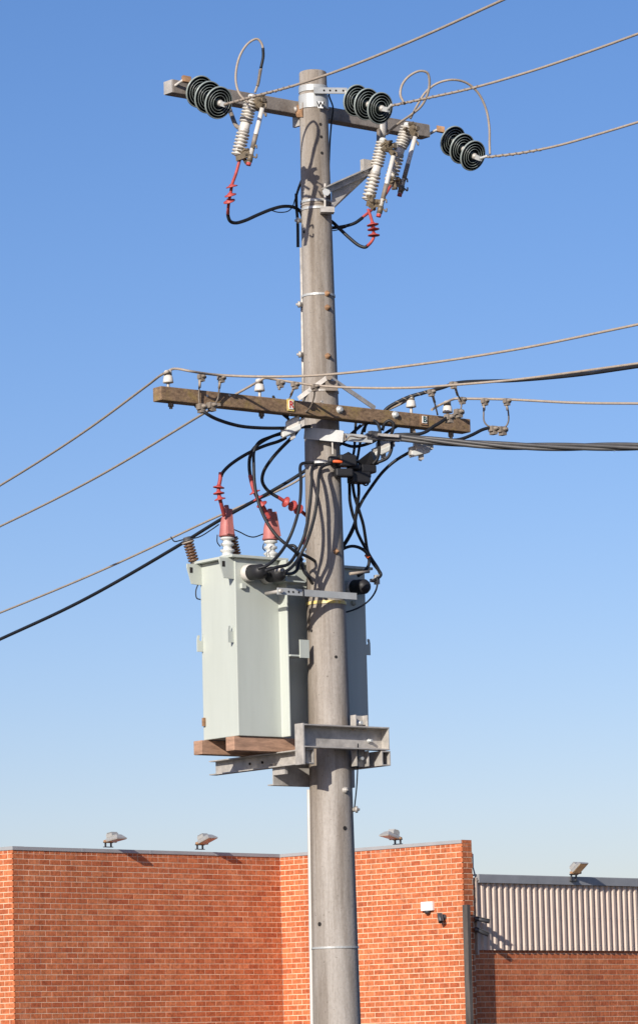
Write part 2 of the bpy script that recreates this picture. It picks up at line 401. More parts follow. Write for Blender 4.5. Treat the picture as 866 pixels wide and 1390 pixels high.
fg = G(); fg.box(CO+uk*.008+nk*.05+Z*(zc0+zc1)/2, uk*.014, nk*.03, Z*((zc1-zc0)/2+.08)); fg.build('corner_flashing', M['clad'], shed)
rg = G(); ro = CO-nk*.3+Z*(zf-.22)
rg.box(ro+uk*LK/2-nk*3+Z*.15, uk*LK/2, nk*3, Z*.02); rg.build('roof', M['flashdark'], shed)
fg = G(); fg.tube(PX2 if False else [onplane(641.5, 1160, CS-nk*.1, nk), onplane(642, 1178, CS-nk*.05, nk), onplane(645, 1190, CS+nk*.03, nk), onplane(649, 1196, CS+nk*.08, nk)], .012, 6)
fg.build('overflow_pipe', M['galv'], shed)
# post between the brick pier and the sheeting
pb = onplane(635, 1300, QC+nb*.16, nb); pt = onplane(633, 1229, QC+nb*.16, nb)
post = G(); pz = pt.z
post.box(Vector((pb.x, pb.y, pz/2)), ub*.038, nb*.05, Z*pz/2)
post = post.build('corner_post', M['postwood']); tag(post, 'dark weathered post standing where the brick pier meets the ribbed metal sheeting', 'post')

# floodlights
def floodlight(base, u, n, label, tilt, wid=.20, ln=.31, ph=.08, side=1):
    t = thing('floodlight', label, 'floodlight', base, 'floodlights along the rooftops')
    a = G()
    for sx in (-1, 1):
        a.beam(base+u*sx*.06, base+u*sx*.06+Z*ph, .022, .022, up=u)
    a.beam(base-u*.09+Z*.006, base+u*.09+Z*.006, .05, .012)
    a.beam(base-u*.1+Z*ph, base+u*.1+Z*ph, .02, .02)
    a.build('bracket', M['darkmetal'], t)
    q = base+Z*(ph+.01)+n*.02
    ax = (n*math.cos(R(tilt))-Z*math.sin(R(tilt))).normalized(); up = u.cross(ax).normalized()
    if up.z < 0: up = -up
    def ring(d, hw, z): return [q+ax*d[0]-u*hw+up*z, q+ax*d[1]-u*hw+up*z, q+ax*d[1]+u*hw+up*z, q+ax*d[0]+u*hw+up*z]
    h = G(); lo = ring((0, ln), wid/2, -.012); md = ring((-.005, ln+.005), wid/2+.008, .008); tp = ring((.05, ln-.06), wid/2-.05, .075)
    for A, B in ((lo, md), (md, tp)):
        for i in range(4): h.quad(A[i], A[(i+1) % 4], B[(i+1) % 4], B[i])
    h.quad(*tp); h.quad(*lo[::-1]); hb = h.build('housing', M['lamp'], t)
    gl = G(); gg = ring((.012, ln-.012), wid/2-.012, -.0155); gl.quad(*gg[::-1]); gb = ring((.012, ln-.012), wid/2-.012, -.013)
    for i in range(4): gl.quad(gg[i], gb[i], gb[(i+1) % 4], gg[(i+1) % 4])
    gl.build('lens', M['glass'], hb)
    gb = G(); gb.box(q+ax*.09+up*.085, ax*.07, u*.07, up*.028)
    for k in range(5): gb.box(q+ax*(.04+.025*k)+up*.122, ax*.004, u*.066, up*.012)
    gb.build('gear_box', M['darkmetal' if False else 'lamp'], t)
    kb = G(); kb.lathe(q+ax*.03-u*(wid/2+.03), u, [(0, .02), (wid+.06, .02)], 10); kb.build('pivot', M['ruststeel'], t)
    return t
floodlight(onplane(147, 1151, QA-nb*.03, nb), ub, nb, 'floodlight with domed housing above the left end of the brick wall', -7)
floodlight(onplane(271.5, 1154, QA-nb*.03, nb), ub, nb, 'floodlight nearest the inside corner of the brick parapet, left of the pole', -17)
floodlight(onplane(540, 1147, K-nc*.03, nc), uc, nc, 'floodlight on the sunny brick parapet right of the pole', -10)
floodlight(onplane(779, 1197, CS+nk*.115, nk), uk, nk, 'floodlight with tilted amber lens above the ribbed metal sheeting', -38, ph=.11, ln=.27)
# sensor box and cameras
def dome(px, py):
    p = onplane(px, py, K, nc)
    t = thing('security_sensor', 'white square sensor box with black eye on the sunny brick wall', 'sensor', p)
    a = G(); a.box(p+nc*.03, uc*.125, nc*.03, Z*.072); a.build('back_box', M['white'], t, bevel=.006)
    a = G(); a.lathe(p+nc*.035-Z*.07, -Z, [(0, .055), (.02, .055), (.05, .04), (.062, .012)], 16); a.build('eye', M['darkmetal'], t)
dome(582, 1231)
def cctv(p, n, aim, label, L=.2, r=.035):
    t = thing('security_camera', label, 'camera', p, 'security cameras on the walls')
    a = G(); a.lathe(p, n, [(0, .05), (.02, .05), (.03, .02), (.1, .018)], 12); a.build('mount', M['darkmetal'], t)
    q = p+n*.1
    a = G(); a.lathe(q-aim*.06, aim, [(0, r*.8), (.02, r), (L, r), (L+.002, r*.8), (L-.02, r*.75)], 14); a.build('body', M['darkmetal'], t)
    a = G(); a.beam(q-aim*.03+Z*(r+.004), q+aim*(L-.03)+Z*(r+.004), r*2.1, .006); a.build('sun_shield', M['blackgrey'], t)
pC = onplane(603, 1246, K, nc); cctv(pC, nc, (nc*.35+uc*.5-Z*.8).normalized(), 'small black camera under its hood, right of the white sensor box', .16, .04)
pk = onplane(643, 1249, CS+nk*.06, nk); cctv(pk, nk, (nk*.75+uk*.55-Z*.22).normalized(), 'upper black bullet camera at the edge of the ribbed sheeting', .24)
pk = onplane(642.5, 1264, CS+nk*.06, nk); cctv(pk, nk, (nk*.6+uk*.6-Z*.4).normalized(), 'lower black bullet camera at the edge of the ribbed sheeting', .24)

# ------------------------------------------------------------------ pole
PT, PB = P(424.6, 97), P(455, 1300); PBASE = P(455, 1300)
pax = (PT-PB).normalized()
def pole_c(z): return PT+(PT-PB)*((z-PT.z)/(PT.z-PB.z))
def pole_r(z): return .1005+(.1655-.1005)*(PT.z-z)/(PT.z-PB.z)
def pz_(py): return P(440, py).z
base = pole_c(0); pole = thing('utility_pole', 'tall tapered grey concrete power pole in front of the brick building', 'pole', base)
sh = G(); zs = [0+(PT.z-.012)*i/40 for i in range(41)]
rings = [(z, pole_r(z)) for z in zs]+[(PT.z-.004, pole_r(PT.z)-.004), (PT.z, pole_r(PT.z)-.014)]
sh.lathe(base, pax, [((z-base.z)/pax.z, r) for z, r in rings], 48); sh.build('shaft', M['concrete'], pole)
def strap(py, h, m, name='strap', t=.005, a=(0, 360)):
    z = pz_(py); c = pole_c(z); b = G(); b.band(c, pax, pole_r(z)+.0005, h, t, 40, *a); return b.build(name, M[m], pole)
strap(121.5, .045, 'galvbright'); strap(139, .105, 'galvbright', t=.007)
strap(274.5, .018, 'galvbright'); strap(284.5, .018, 'galvbright'); strap(402, .016, 'galvbright'); strap(1288, .014, 'galvbright')
strap(820, .022, 'yellow', 'yellow_tie'); strap(630, .02, 'galvbright'); strap(533, .014, 'galv'); strap(276+3.5, .004, 'alu')
def poledir(a): return Vector((math.sin(R(a)), -math.cos(R(a)), 0))       # 0 faces the camera, + to the right
def hole(px, py, r=.012, nm='bolt_hole', m='hole'):
    z = pz_(py); c = pole_c(z); rr = pole_r(z); cx = 433+F*0
    ctr = P(px, py, -rr*.5); off = (ctr-Vector((c.x, c.y, ctr.z))).x/rr; off = max(-.97, min(.97, off)); a = math.degrees(math.asin(off))
    d = poledir(a); p = Vector((c.x, c.y, z))+d*(rr-.012)
    b = G()
    if m == 'hole': b.lathe(p, d, [(0, r), (.0135, r), (.0142, r*1.05)], 12); b.build(nm, M['hole'], pole)
    else:
        b.lathe(p, d, [(0, .024), (.018, .024), (.018, r), (.036, r), (.036, .006), (.045, .006)], 6); b.build(nm, M[m], pole)
for q in ((435, 172), (436, 189), (437, 211), (413, 316), (423, 858), (468, 1127), (434, 1256), (456, 895)): hole(*q, r=.011 if q[1] < 1000 else .015)
for q in ((444, 402), (444.5, 421), (445, 487), (456, 752)): hole(*q, r=.013, nm='bolt', m='ruststeel')
hole(468, 1075.5, r=.02, nm='bolt', m='galv')
for px, py in ((403, 413), (409, 481), (404, 299), (481, 1101)):          # step bolts and cable cleats in profile
    z = pz_(py); c = pole_c(z); sx = -1 if px < 440 else 1; b = G(); d = Vector((sx, -.2, 0)).normalized()
    p = Vector((c.x, c.y, z))+d*(pole_r(z)-.01); b.lathe(p, d, [(0, .016), (.03, .016), (.03, .024), (.045, .024), (.045, .01), (.06, .009)], 8); b.build('bolt', M['galv'], pole)
# conduit and cable cover up the pole
cv = G(); pts = []
for py in range(1072, 1500, 40):
    z = P(440, py).z
    if z < 0: break
    c = pole_c(z); pts.append(Vector((c.x, c.y, z))+Vector((-1, -.02, 0)).normalized()*(pole_r(z)+.004))
c = pole_c(0); pts.append(Vector((c.x-pole_r(0)-.004, c.y, 0)))
cv.tube(pts, .015, 10); tag(cv.build('cable_conduit', M['pvc']), 'white conduit strapped up the left side of the pole', 'conduit')
cv = G(); cover = []
for py in (334, 420, 500, 545):
    z = P(440, py).z; c = pole_c(z); cover.append(Vector((c.x, c.y, z))+Vector((-.97, .25, 0)).normalized()*(pole_r(z)+.006))
cv.tube(cover, .013, 10); tag(cv.build('cable_cover', M['galv']), 'pale grey cable cover on the left side of the pole above the timber arm', 'cable cover')
bc = G(); pts = [P(402, 262, 0), P(402.5, 280, .02), P(404, 300, .03), P(404.5, 335, .06)]
bc.tube(spline(pts), .011, 8); tag(bc.build('down_cable', M['black']), 'black cable running down the left edge of the pole above its pale cover', 'cable')

# ------------------------------------------------------------------ high crossarm
HV = unit(40); hn = Vector((HV.y, -HV.x, 0))
def hvd(px, base=.20): return base+(px-427)/190*.839
h0, h1 = P(229, 117.5, hvd(229)), P(577, 182, hvd(577)); h1.z = h0.z
xa = thing('steel_crossarm', 'brown steel hollow crossarm near the top of the pole', 'crossarm', (h0+h1)/2)
b = G(); b.beam(h0, h1, .10, .10); b.build('beam', M['steelbeam'], xa, bevel=.006)
for q, sgn in ((h0, -1), (h1, 1)):
    b = G(); b.beam(q+HV*sgn*.001, q+HV*sgn*.008, .094, .094); b.build('end_cap', M['galv'], xa)
for dd in (.35, .6, 1.05, 1.18, 1.5, 1.75, 2.1):
    b = G(); b.lathe(h0+HV*dd+hn*.045, hn, [(0, .011), (.0065, .011), (.0068, .006)], 10); b.build('bolt_hole', M['hole'], xa)
# clamp to the pole
zc = pz_(143); pc = pole_c(zc); pc = Vector((pc.x, pc.y, h0.z))
b = G(); cl = P(408, 148, -.02)
b.prism([P(399, 150, .03), P(404, 141, .0), P(411, 138, -.08), P(411, 158, -.08), P(403, 158, .0)], Vector((.02, .09, 0))); b.build('clamp', M['ruststeel'], xa)
b = G(); b.box(P(403.5, 164, .09), HV*.012, hn*.04, Z*.04); b.build('clamp_plate', M['galv'], xa)
b = G(); b.lathe(P(394, 149, -.0), Vector((1, .1, .15)), [(0, .01), (.03, .01), (.03, .022), (.05, .022)], 6); b.build('clamp_bolt', M['galv'], xa)
b = G(); b.box(P(332, 162, hvd(332)+.02), HV*.03, hn*.02, Z*.01); b.build('gusset', M['ruststeel'], xa)
# strap arm that carries the centre string
ca = thing('strap_arm', 'drilled flat steel arm reaching right from the pole top', 'bracket', P(450, 124, -.06))
a0, a1 = P(426, 122, -.13), P(471, 122.5, -.06)
b = G(); b.beam(a0, a1, .012, .045); b.build('flat_bar', M['galvbright'], ca)
for k in (.3, .48, .66, .88):
    b = G(); p = a0.lerp(a1, k); nn = (a1-a0).cross(Z).normalized(); b.lathe(p+nn*.001, nn, [(0, .008), (.0065, .008), (.0068, .004)], 8); b.build('bolt_hole', M['hole'], ca)
def plate(px, py, d, w_, h_, txt, tm, label, bm='white', rim=None, nrm=None, at=None):
    nrm = nrm or hn; ru = Vector((-nrm.y, nrm.x, 0)); c = at if at else P(px, py, d)
    t = thing('letter_plate', label, 'letter plate', c, 'phase letter plates')
    if rim: b = G(); b.box(c, ru*(w_/2+.012), nrm*.003, Z*(h_/2+.012)); b.build('backing', M[rim], t); c = c+nrm*.005
    b = G(); b.box(c, ru*w_/2, nrm*.003, Z*h_/2); b.build('face', M[bm], t)
    cu = bpy.data.curves.new('letter', 'FONT'); cu.body = txt; cu.align_x = 'CENTER'; cu.align_y = 'CENTER'; cu.size = h_*1.12; cu.extrude = .001; cu.offset = h_*.022
    to = bpy.data.objects.new('tmp', cu); COL.objects.link(to); dg = bpy.context.evaluated_depsgraph_get(); dg.update()
    me = bpy.data.meshes.new_from_object(to.evaluated_get(dg)); bpy.data.objects.remove(to)
    me.name = 'letter'; me.materials.clear(); me.materials.append(M[tm])
    rot = Matrix((ru, Z, nrm)).transposed().to_4x4(); me.transform(Matrix.Translation(nrm*.0045+(c-wloc(t))) @ rot)
    o = bpy.data.objects.new('letter', me); COL.objects.link(o); o.parent = t
plate(435, 141.5, -.122, .040, .050, 'W', 'letterblk', 'small white plate with a black W strapped near the pole top', nrm=poledir(18))

# insulator strings
def disc_string(name, pix, d0, dstep, label, hang, line, mid=None):
    c = [P(px, py, d0+dstep*i) for i, (px, py) in enumerate(pix)]
    ax = (c[2]-c[0]).normalized()
    ax = (ax*.55+Vector((.62, -.72, -.22)).normalized()*.45).normalized()
    t = thing('insulator_string', label, 'insulator', c[0], 'disc insulator strings')
    for i, q in enumerate(c):
        b = G(); r = .118
        b.lathe(q-ax*.03, ax, [(-.02, .03), (0, .045), (.012, .07), (.02, r*.9), (.030, r-.004)], 40, (1, 0))
        dk = b.build('disc', M['disc'], t)
        b = G()       # skirt: pale rim and the ribbed underside
        b.lathe(q-ax*.03, ax, [(.026, r-.010), (.027, r), (.036, r), (.040, r-.004), (.038, r-.008)], 40, (0, 0)); b.build('disc_rim', M['discrim'], dk)
        b = G()
        pr = [(.034, r-.009)]
        for rr in (.092, .072, .052):
            pr += [(.014, rr+.008), (.016, rr+.003), (.042, rr+.002), (.042, rr-.001), (.016, rr-.003)]
        pr += [(.016, .036), (.05, .028)]
        b.lathe(q-ax*.03, ax, pr, 40, (0, 1)); b.build('ribbed_underside', M['disc'], dk)
        for rr in (.092, .072, .052):
            b = G(); b.lathe(q-ax*.03, ax, [(.0415, rr+.0016), (.0440, rr+.0014), (.0440, rr-.0010), (.0415, rr-.0012)], 40, (0, 0)); b.build('rib_edge', M['discrim'], dk)
        b = G(); b.lathe(q-ax*.03, ax, [(.03, .024), (.06, .024), (.075, .016)], 14); b.build('pin_cap', M['galv'], dk)
    b = G(); b.tube([c[0]-ax*.03, c[1], c[2]], .012, 8); b.build('link_rod', M['galvdark'], t)
    e = c[2]+ax*.03; k = line-e; k.normalize() if k.length else None
    b = G(); b.tube(spline([e, e+ax*.05, line]), .011, 8); b.box(e+ax*.035, ax*.03, Z*.018, ax.cross(Z).normalized()*.012); b.build('end_clevis', M['galvbright'], t)
    st = c[0]-ax*.04
    m_ = mid if mid else hang.lerp(st, .72)
    b = G(); b.tube(spline([hang, m_, st]), .011, 8); b.build('eye_bolt', M['galv'], t)
    b = G(); b.box(m_, (st-hang).normalized()*.03, Z*.022, (st-hang).cross(Z).normalized()*.02); b.build('shackle', M['ruststeel'], t)
    return ax
l1 = P(309, 140, -.93); l2 = P(532, 141, -.42); l3 = P(662, 211, .62)
disc_string('s', [(271, 123.5), (282.5, 131), (296.5, 138.5)], -.66, -.09, 'disc insulator string at the left end of the steel crossarm', P(236.5, 116, hvd(236)-.05), l1, P(253, 107, -.72))
disc_string('s', [(483, 135.5), (497.5, 140.5), (515.5, 146)], -.12, -.10, 'disc insulator string hung from the drilled strap at the pole top', P(468, 122.5, -.06), l2)
disc_string('s', [(614.5, 190.5), (627, 201), (641.5, 210.5)], .88, -.085, 'disc insulator string at the right end of the steel crossarm', P(579, 183, .90), l3, P(598, 175, .9))

# ------------------------------------------------------------------ overhead lines
def line(name, pts, r, m, label, cat='power line', group='bare overhead conductors', n=8, wrap=None, k=10):
    pp = spline(pts, k); b = G(); b.tube(pp, r, n)
    if wrap is None:
        o = b.build(name, M[m]); return tag(o, label, cat, group)
    t = thing(name, label, cat, pts[0], group); b.build('strand', M[m], t)
    for a0, a1, rad, tpm, ph, wm in wrap:
        seg = pp[int(a0*(len(pp)-1)):int(a1*(len(pp)-1))+1]; h = G()
        for q in ph: h.tube(helix(seg, r*.8, tpm, q), rad, 6)
        h.build('wire_wrap', M[wm], t)
    return t
TW = 1.15
def run(p0, x0, x1, d0, slope, ys, ext=True):     # pixel course of a span with distances changing evenly
    out = []
    for x, y in ys: out.append(P(x, y, d0+(x-x0)/190*slope))
    return out
HVL = 'high voltage lines'
def ext(pts, f=6.0, sag=.25):                      # carries a span on, straight and slightly rising, far outside the frame
    a, b = pts[-2], pts[-1]; d = (b-a).normalized(); return pts+[b+d*f*(i+1)+Z*sag*(i+1)*.15 for i in range(4)]
w1 = run(None, 305, 680, -.92, -1.35, [(305, 141), (345, 130), (400, 115), (470, 91), (570, 50), (680, 0)])
line('overhead_line', ext(w1), .0095, 'alu', 'bare high voltage line from the left insulator string, crossing before the pole top', 'power line', HVL, wrap=[(0, .22, .0065, 15, (0,), 'alud')], k=24)
w2 = run(None, 530, 866, -.40, -1.1, [(530, 143), (572, 134), (640, 119), (720, 96), (800, 69), (866, 45)])
line('overhead_line', ext(w2), .0095, 'alu', 'bare high voltage line from the middle insulator string', 'power line', HVL, wrap=[(0, .24, .0065, 15, (0,), 'alud')], k=24)
w3 = run(None, 662, 866, .62, -.95, [(662, 212.5), (710, 206.5), (757, 197), (810, 182), (866, 165)])
line('overhead_line', ext(w3), .0095, 'alu', 'bare high voltage line from the right insulator string', 'power line', HVL, wrap=[(0, .20, .0065, 15, (0,), 'alud')], k=24)
# jumper loops
def loop(pts, r, m, label, cat='cable', group=None, k=8, name='jumper_cable', sleeves=()):
    pp = PX(pts, k); b = G(); b.tube(pp, r, 10)
    if not sleeves:
        o = b.build(name, M[m]); return tag(o, label, cat, group)
    t = thing(name, label, cat, P(*pts[0]), group); b.build('core', M[m], t)
    for sp, sr, sm, sn in sleeves:
        h = G(); h.tube(PX(sp, 6), sr, 10); h.build(sn, M[sm], t)
    return t
loop([(338, 139, -.98), (326, 128, -.98), (320.5, 112, -.97), (321, 92, -.96), (327, 72, -.95), (338, 57, -.94), (349, 52, -.93), (355, 58, -.92), (357.5, 72, -.91), (355, 90, -.9), (351, 110, -.89), (346, 125, -.88)], .0085, 'alu',
     'looped jumper wire above the left end of the steel crossarm', sleeves=[([(357, 64, -.918), (357.3, 76, -.908), (354, 92, -.9)], .0105, 'black', 'black_sleeve'), ([(353.5, 93, -.9), (351, 110, -.89), (349.5, 116, -.89)], .011, 'alud', 'clamp_sleeve')])
loop([(548, 138.5, -.55), (543.5, 128, -.55), (546, 114, -.54), (556, 102, -.53), (570, 95.5, -.52), (580, 98, -.5), (583, 110, -.47), (580, 128, -.43), (572, 143, -.38), (558, 155, -.3), (545, 164, -.2), (530, 176, -.1), (525, 182, -.08)], .009, 'alu', 'round jumper loop under the middle high voltage line')
loop([(665, 209, .6), (664.5, 195, .6), (664, 170, .58), (659, 145, .55), (648, 124, .5), (632, 111, .45), (612, 107.5, .4), (592, 113, .4), (577, 125, .4), (566, 143, .42), (557, 160, .5)], .009, 'alu', 'tall arching jumper wire over to the right insulator string')

# ------------------------------------------------------------------ fuse cutouts
def cutout(top, mid, bot, d, tube_a, tube_b, arm, label, shaded=False):
    a, c, e = P(*top, d), P(*mid, d), P(*bot, d); ax = (e-a).normalized(); L = (e-a).length
    t = thing('fuse_cutout', label, 'fuse', a, 'drop out fuses on the steel crossarm')
    tm = (c-a).length; 
    def stack(t0, t1, n, nm):
        b = G(); pr = [(t0, .022)]; st = (t1-t0)/n
        for i in range(n):
            x = t0+i*st; pr += [(x+st*.02, .027), (x+st*.28, .034), (x+st*.40, .0490), (x+st*.66, .0490), (x+st*.72, .030), (x+st*.98, .026)]
        pr += [(t1, .026)]; b.lathe(a, ax, pr, 28); b.build(nm, M['porc'], t)
    stack(0, tm-.035, 8, 'upper_sheds'); stack(tm+.035, L, 7, 'lower_sheds')
    b = G(); b.lathe(a, ax, [(-.03, .02), (-.02, .03), (.001, .03)], 16); b.build('top_cap', M['porcgrey'], t)
    b = G(); b.lathe(a, ax, [(tm-.036, .034), (tm-.03, .037), (tm+.03, .037), (tm+.036, .034)], 24); co = b.build('collar', M['porc'], t)
    b = G(); b.band(a+ax*(tm+.02), ax, .0375, .02, .004, 24); b.build('collar_clamp', M['galv'], co)
    ta, tb = P(*tube_a, d-.10), P(*tube_b, d-.10); tax = (tb-ta).normalized(); tl = (tb-ta).length
    b = G(); b.lathe(ta, tax, [(0, .017), (tl, .017)], 14); ft = b.build('fuse_tube', M['porc'], t)
    b = G(); b.lathe(ta, tax, [(tl*.48, .0175), (tl*.74, .0175)], 14); b.build('tube_band', M['galvdark'], ft)
    b = G(); b.lathe(ta, tax, [(tl-.06, .021), (tl-.005, .021)], 12); b.build('tube_ferrule', M['brownmetal'], ft)
    b = G(); b.lathe(ta, tax, [(tl, .018), (tl+.022, .018)], 12); b.build('red_tip', M['red'], ft)
    def contacts(p, q, nm, seed):
        rnd = random.Random(seed); b = G(); m_ = p.lerp(q, .5); x = (q-p).normalized()
        b.beam(p, q, .022, .04)
        b.box(m_+Z*.01, x*.03, hn*.03, Z*.022)
        for i in range(9):
            o = m_+Vector((rnd.uniform(-.05, .05), rnd.uniform(-.04, .04), rnd.uniform(-.045, .05)))
            v1 = Vector((rnd.uniform(-1, 1), rnd.uniform(-1, 1), rnd.uniform(-1, 1))).normalized(); v2 = v1.orthogonal().normalized()
            b.box(o, v1*rnd.uniform(.015, .032), v2*.009, v1.cross(v2)*rnd.uniform(.004, .012))
        for sx in (-1, 1):
            b.tube(spline([q+x*.02+Z*.03*sx, q+x*.05+Z*.045*sx, q+x*.055+Z*.02*sx]), .006, 6)
        b.lathe(m_-hn*-.03, hn, [(0, .014), (.03, .014), (.03, .02), (.045, .02)], 6)
        b.build(nm, M['brownmetal'], t)
    contacts(a-ax*.015, ta-tax*.01, 'top_contact', hash(label) % 7 if False else int(top[0])); contacts(e+ax*.02, tb-tax*.07, 'bottom_contact', int(bot[0]))
    b = G(); b.tube(spline([c, c+(P(*arm[0])-c)*.5, P(*arm[0])]+[P(*q) for q in arm[1:]], 5), .016, 8); b.build('mounting_arm', M['galvdark'], t)
cutout((341.5, 133), (333, 173), (322.5, 211), -.80, (356, 146), (338, 220), [(323, 172, -.76), (314, 154, -.55), (312, 148, hvd(312)+.02)], 'white fuse cutout left of the pole')
cutout((519.5, 192), (510, 231), (499.5, 272), .02, (534, 211), (514.5, 290), [(514, 214, .12), (514, 190, .3), (514, 172, hvd(514))], 'white fuse cutout nearest the pole on its right side')
cutout((552.5, 171), (543, 207), (529.5, 246), .52, (563.5, 185), (543, 262), [(552, 196, .62), (560, 180, hvd(560))], 'white fuse cutout at the right end of the steel crossarm')
b = G(); b.lathe(P(517.5, 150, hvd(517)-.05), -Z, [(0, .035), (.18, .035), (.21, .02)], 16); tag(b.build('bracket_post', M['galv']), 'short round grey post dropping from the right half of the steel crossarm', 'post')
# side bracket
sb = thing('side_bracket', 'grey gusseted steel bracket on the right of the pole below the steel crossarm', 'bracket', P(446, 285, -.12))
b = G(); q0, q1 = P(441, 250, -.128), P(441, 287, -.132); b.beam(q0, q1, .075, .012, up=Vector((1, 0, 0))); b.build('back_plate', M['galv'], sb)
b = G(); q0, q1 = P(440, 254, -.165), P(503, 226, .03); b.beam(q0, q1, .09, .010); b.beam(q0+Z*-.026-hn*-.0, q1-Z*.026, .010, .05); b.build('top_flange', M['galv'], sb)
b = G(); b.prism([P(450, 255, -.10), P(502, 230, .07), P(497, 240, .07), P(450, 284, -.10)], Vector((.006, .012, 0))); b.build('gusset', M['galv'], sb)
b = G(); b.lathe(P(442.5, 261, -.14), Vector((.1, -1, 0)), [(0, .02), (.012, .02), (.012, .03), (.03, .03)], 6); b.build('bolt', M['galvbright'], sb)
b = G(); b.box(P(500, 226, .03), HV*.06, hn*.02, Z*.05); b.build('end_cleat', M['galv'], sb)
b = G(); b.box(P(444, 285, -.13), Vector((.05, .01, 0)), Vector((.004, -.04, 0)), Z*.02); b.build('foot', M['galv'], sb)

# ------------------------------------------------------------------ red shed terminations + HV cables
def termination(pts, sheds, label, body=None, r=.011, shed_r=.034, sm='red', group=None, black=None, tilt=None, rb=.0125):
    t = thing('high_voltage_cable', label, 'cable', P(*pts[0]), group)
    b = G(); pp = PX(pts, 6); b.tube(pp, r, 10); b.build('red_sleeve', M['red'], t)
    for px, py, d in sheds:
        q = P(px, py, d); i = min(range(len(pp)), key=lambda k: (pp[k]-q).length); ax = (pp[min(i+1, len(pp)-1)]-pp[max(i-1, 0)]).normalized()
        if tilt: ax = (ax+tilt).normalized()
        b = G(); b.lathe(pp[i], ax, [(-.016, .014), (-.008, .018), (.001, shed_r), (.007, shed_r), (.008, shed_r-.006), (.006, .014)], 20); b.build('shed', M[sm], t)
    if black: b = G(); b.tube(PX(black, 8), rb, 10); b.build('cable', M['black'], t)
    return t
HC = 'cables from the fuses'
termination([(326, 214, -.80), (320, 236, -.79), (315, 250, -.77), (313, 262, -.75), (311, 272, -.72), (309.8, 282, -.68), (309.5, 290, -.62)], [(314.5, 252, -.77), (312.5, 263, -.75), (311, 272.5, -.72)],
            'red shedded cable hanging from the left fuse and curving black to the pole', group=HC, tilt=Vector((.5, 0, -.3)), shed_r=.043,
            black=[(309.5, 286, -.61), (309.5, 292, -.6), (312, 299, -.57), (319, 302, -.5), (332, 299, -.4), (350, 291, -.3), (370, 283, -.17), (385, 279.5, -.08), (398, 280.5, -.02), (408, 287, .06), (412, 300, .12)])
termination([(499.5, 283, .0), (503, 293, .0), (505.5, 302, .0), (507, 314, .0), (507, 322, .0), (503, 329, 0), (499, 333, .02)], [(506, 304, .0), (507, 311, 0), (507, 318, 0)],
            'red shedded cable below the nearest right fuse, dipping black toward the pole', group=HC, shed_r=.044,
            black=[(500, 332, .02), (496, 335, .03), (488, 333, .04), (475, 323, .06), (462, 311, .08), (450, 300, .1), (440, 296, .14)])
termination([(530, 252, .5), (520, 268, .4), (509, 280, .3), (499, 289, .2), (490, 296, .18)], [], 'cable with dark red sleeve passing from the far right fuse behind its neighbour', group=HC,
            black=[(492, 295, .18), (482, 302, .15), (470, 306, .14), (458, 308, .14), (446, 309, .14)])
loop([(309, 289, -.6), (312, 297, -.59), (317, 302, -.55)], .003, 'black', 'thin earth tail beside the left hanging cable', group='thin earth wires')
loop([(366, 284, -.2), (378, 287.5, -.12), (391, 286, -.06), (397, 280, -.03), (401, 268, 0), (407, 254, .03), (409, 244, .05)], .004, 'black', 'thin black wire looping beside the pole below the steel crossarm', group='thin earth wires')
loop([(403, 281, .02), (402, 268, .02), (405, 256, .03), (409, 245, .06)], .009, 'black', 'short black cable bending up the left face of the pole under the steel crossarm')
loop([(446, 118, .1), (447, 130, .1), (452, 145, .1), (450, 165, .1), (448, 190, .11), (447, 215, .12), (446, 240, .13)], .006, 'black', 'thin black lead down the right edge of the pole top')
loop([(446, 311, .14), (452, 312.5, .14), (460, 311, .14), (470, 308, .14)], .004, 'black', 'thin lead under the dark red cable right of the pole', group='thin earth wires')

# ------------------------------------------------------------------ timber crossarm
LV = unit(38); ln_ = Vector((LV.y, -LV.x, 0))
def lvd(px): return -.275+(px-433)/190*.781
t0, t1 = P(213, 534.5, lvd(213)), P(633, 578.5, lvd(633)); t1.z = t0.z
ta = thing('timber_crossarm', 'long weathered timber crossarm with lichen bolted across the pole', 'crossarm', (t0+t1)/2)
b = G(); b.beam(t0, t1, .1, .1)
o = b.build('beam', M['timber'], ta, bevel=.006)
for px, py in ((461, 556), (536.5, 563)):
    q = onplane(px, py, t0+ln_*.05, ln_); b = G(); b.lathe(q-ln_*.02, ln_, [(0, .03), (.022, .03), (.022, .02), (.04, .02), (.045, .012)], 12); b.build('bolt', M['galvbright'], ta)
for px, py in ((281, 537), (311.5, 536), (437, 545)):
    q = onplane(px, py, t0+ln_*.05, ln_); b = G(); b.lathe(q-ln_*.01, ln_, [(0, .01), (.014, .01)], 8); b.build('nail', M['galv'], ta)
for px in (232, 355, 560, 612):
    y = 549+(px-232)/380*41; q = P(px, y, lvd(px)); b = G(); b.lathe(q+Z*.02, -Z, [(0, .02), (.035, .02), (.035, .012), (.05, .012)], 8); b.build('pin_nut', M['galvdark'], ta)
for e in ((405, 541, -.05), (509, 554, .17)):
    b = G(); a0 = P(446, 511, -.165); b.beam(a0, P(*e), .006, .035); b.build('brace', M['galv'], ta)
b = G(); b.lathe(P(446, 513, -.16), Vector((.1, -1, 0)), [(0, .016), (.03, .016), (.03, .024), (.05, .024)], 6); b.build('brace_bolt', M['galvdark'], ta)
b = G(); b.box(P(450, 524, -.135), Vector((.045, .01, 0)), Vector((0, .02, 0)), Z*.035); b.build('brace_seat', M['galvdark'], ta)
plate(394.5, 549.5, lvd(394)-.076, .036, .062, 'R', 'letterred', 'small white plate with a red R nailed to the timber crossarm', rim='yellow', nrm=ln_, at=onplane(394.5, 549.5, t0+ln_*.0545, ln_))
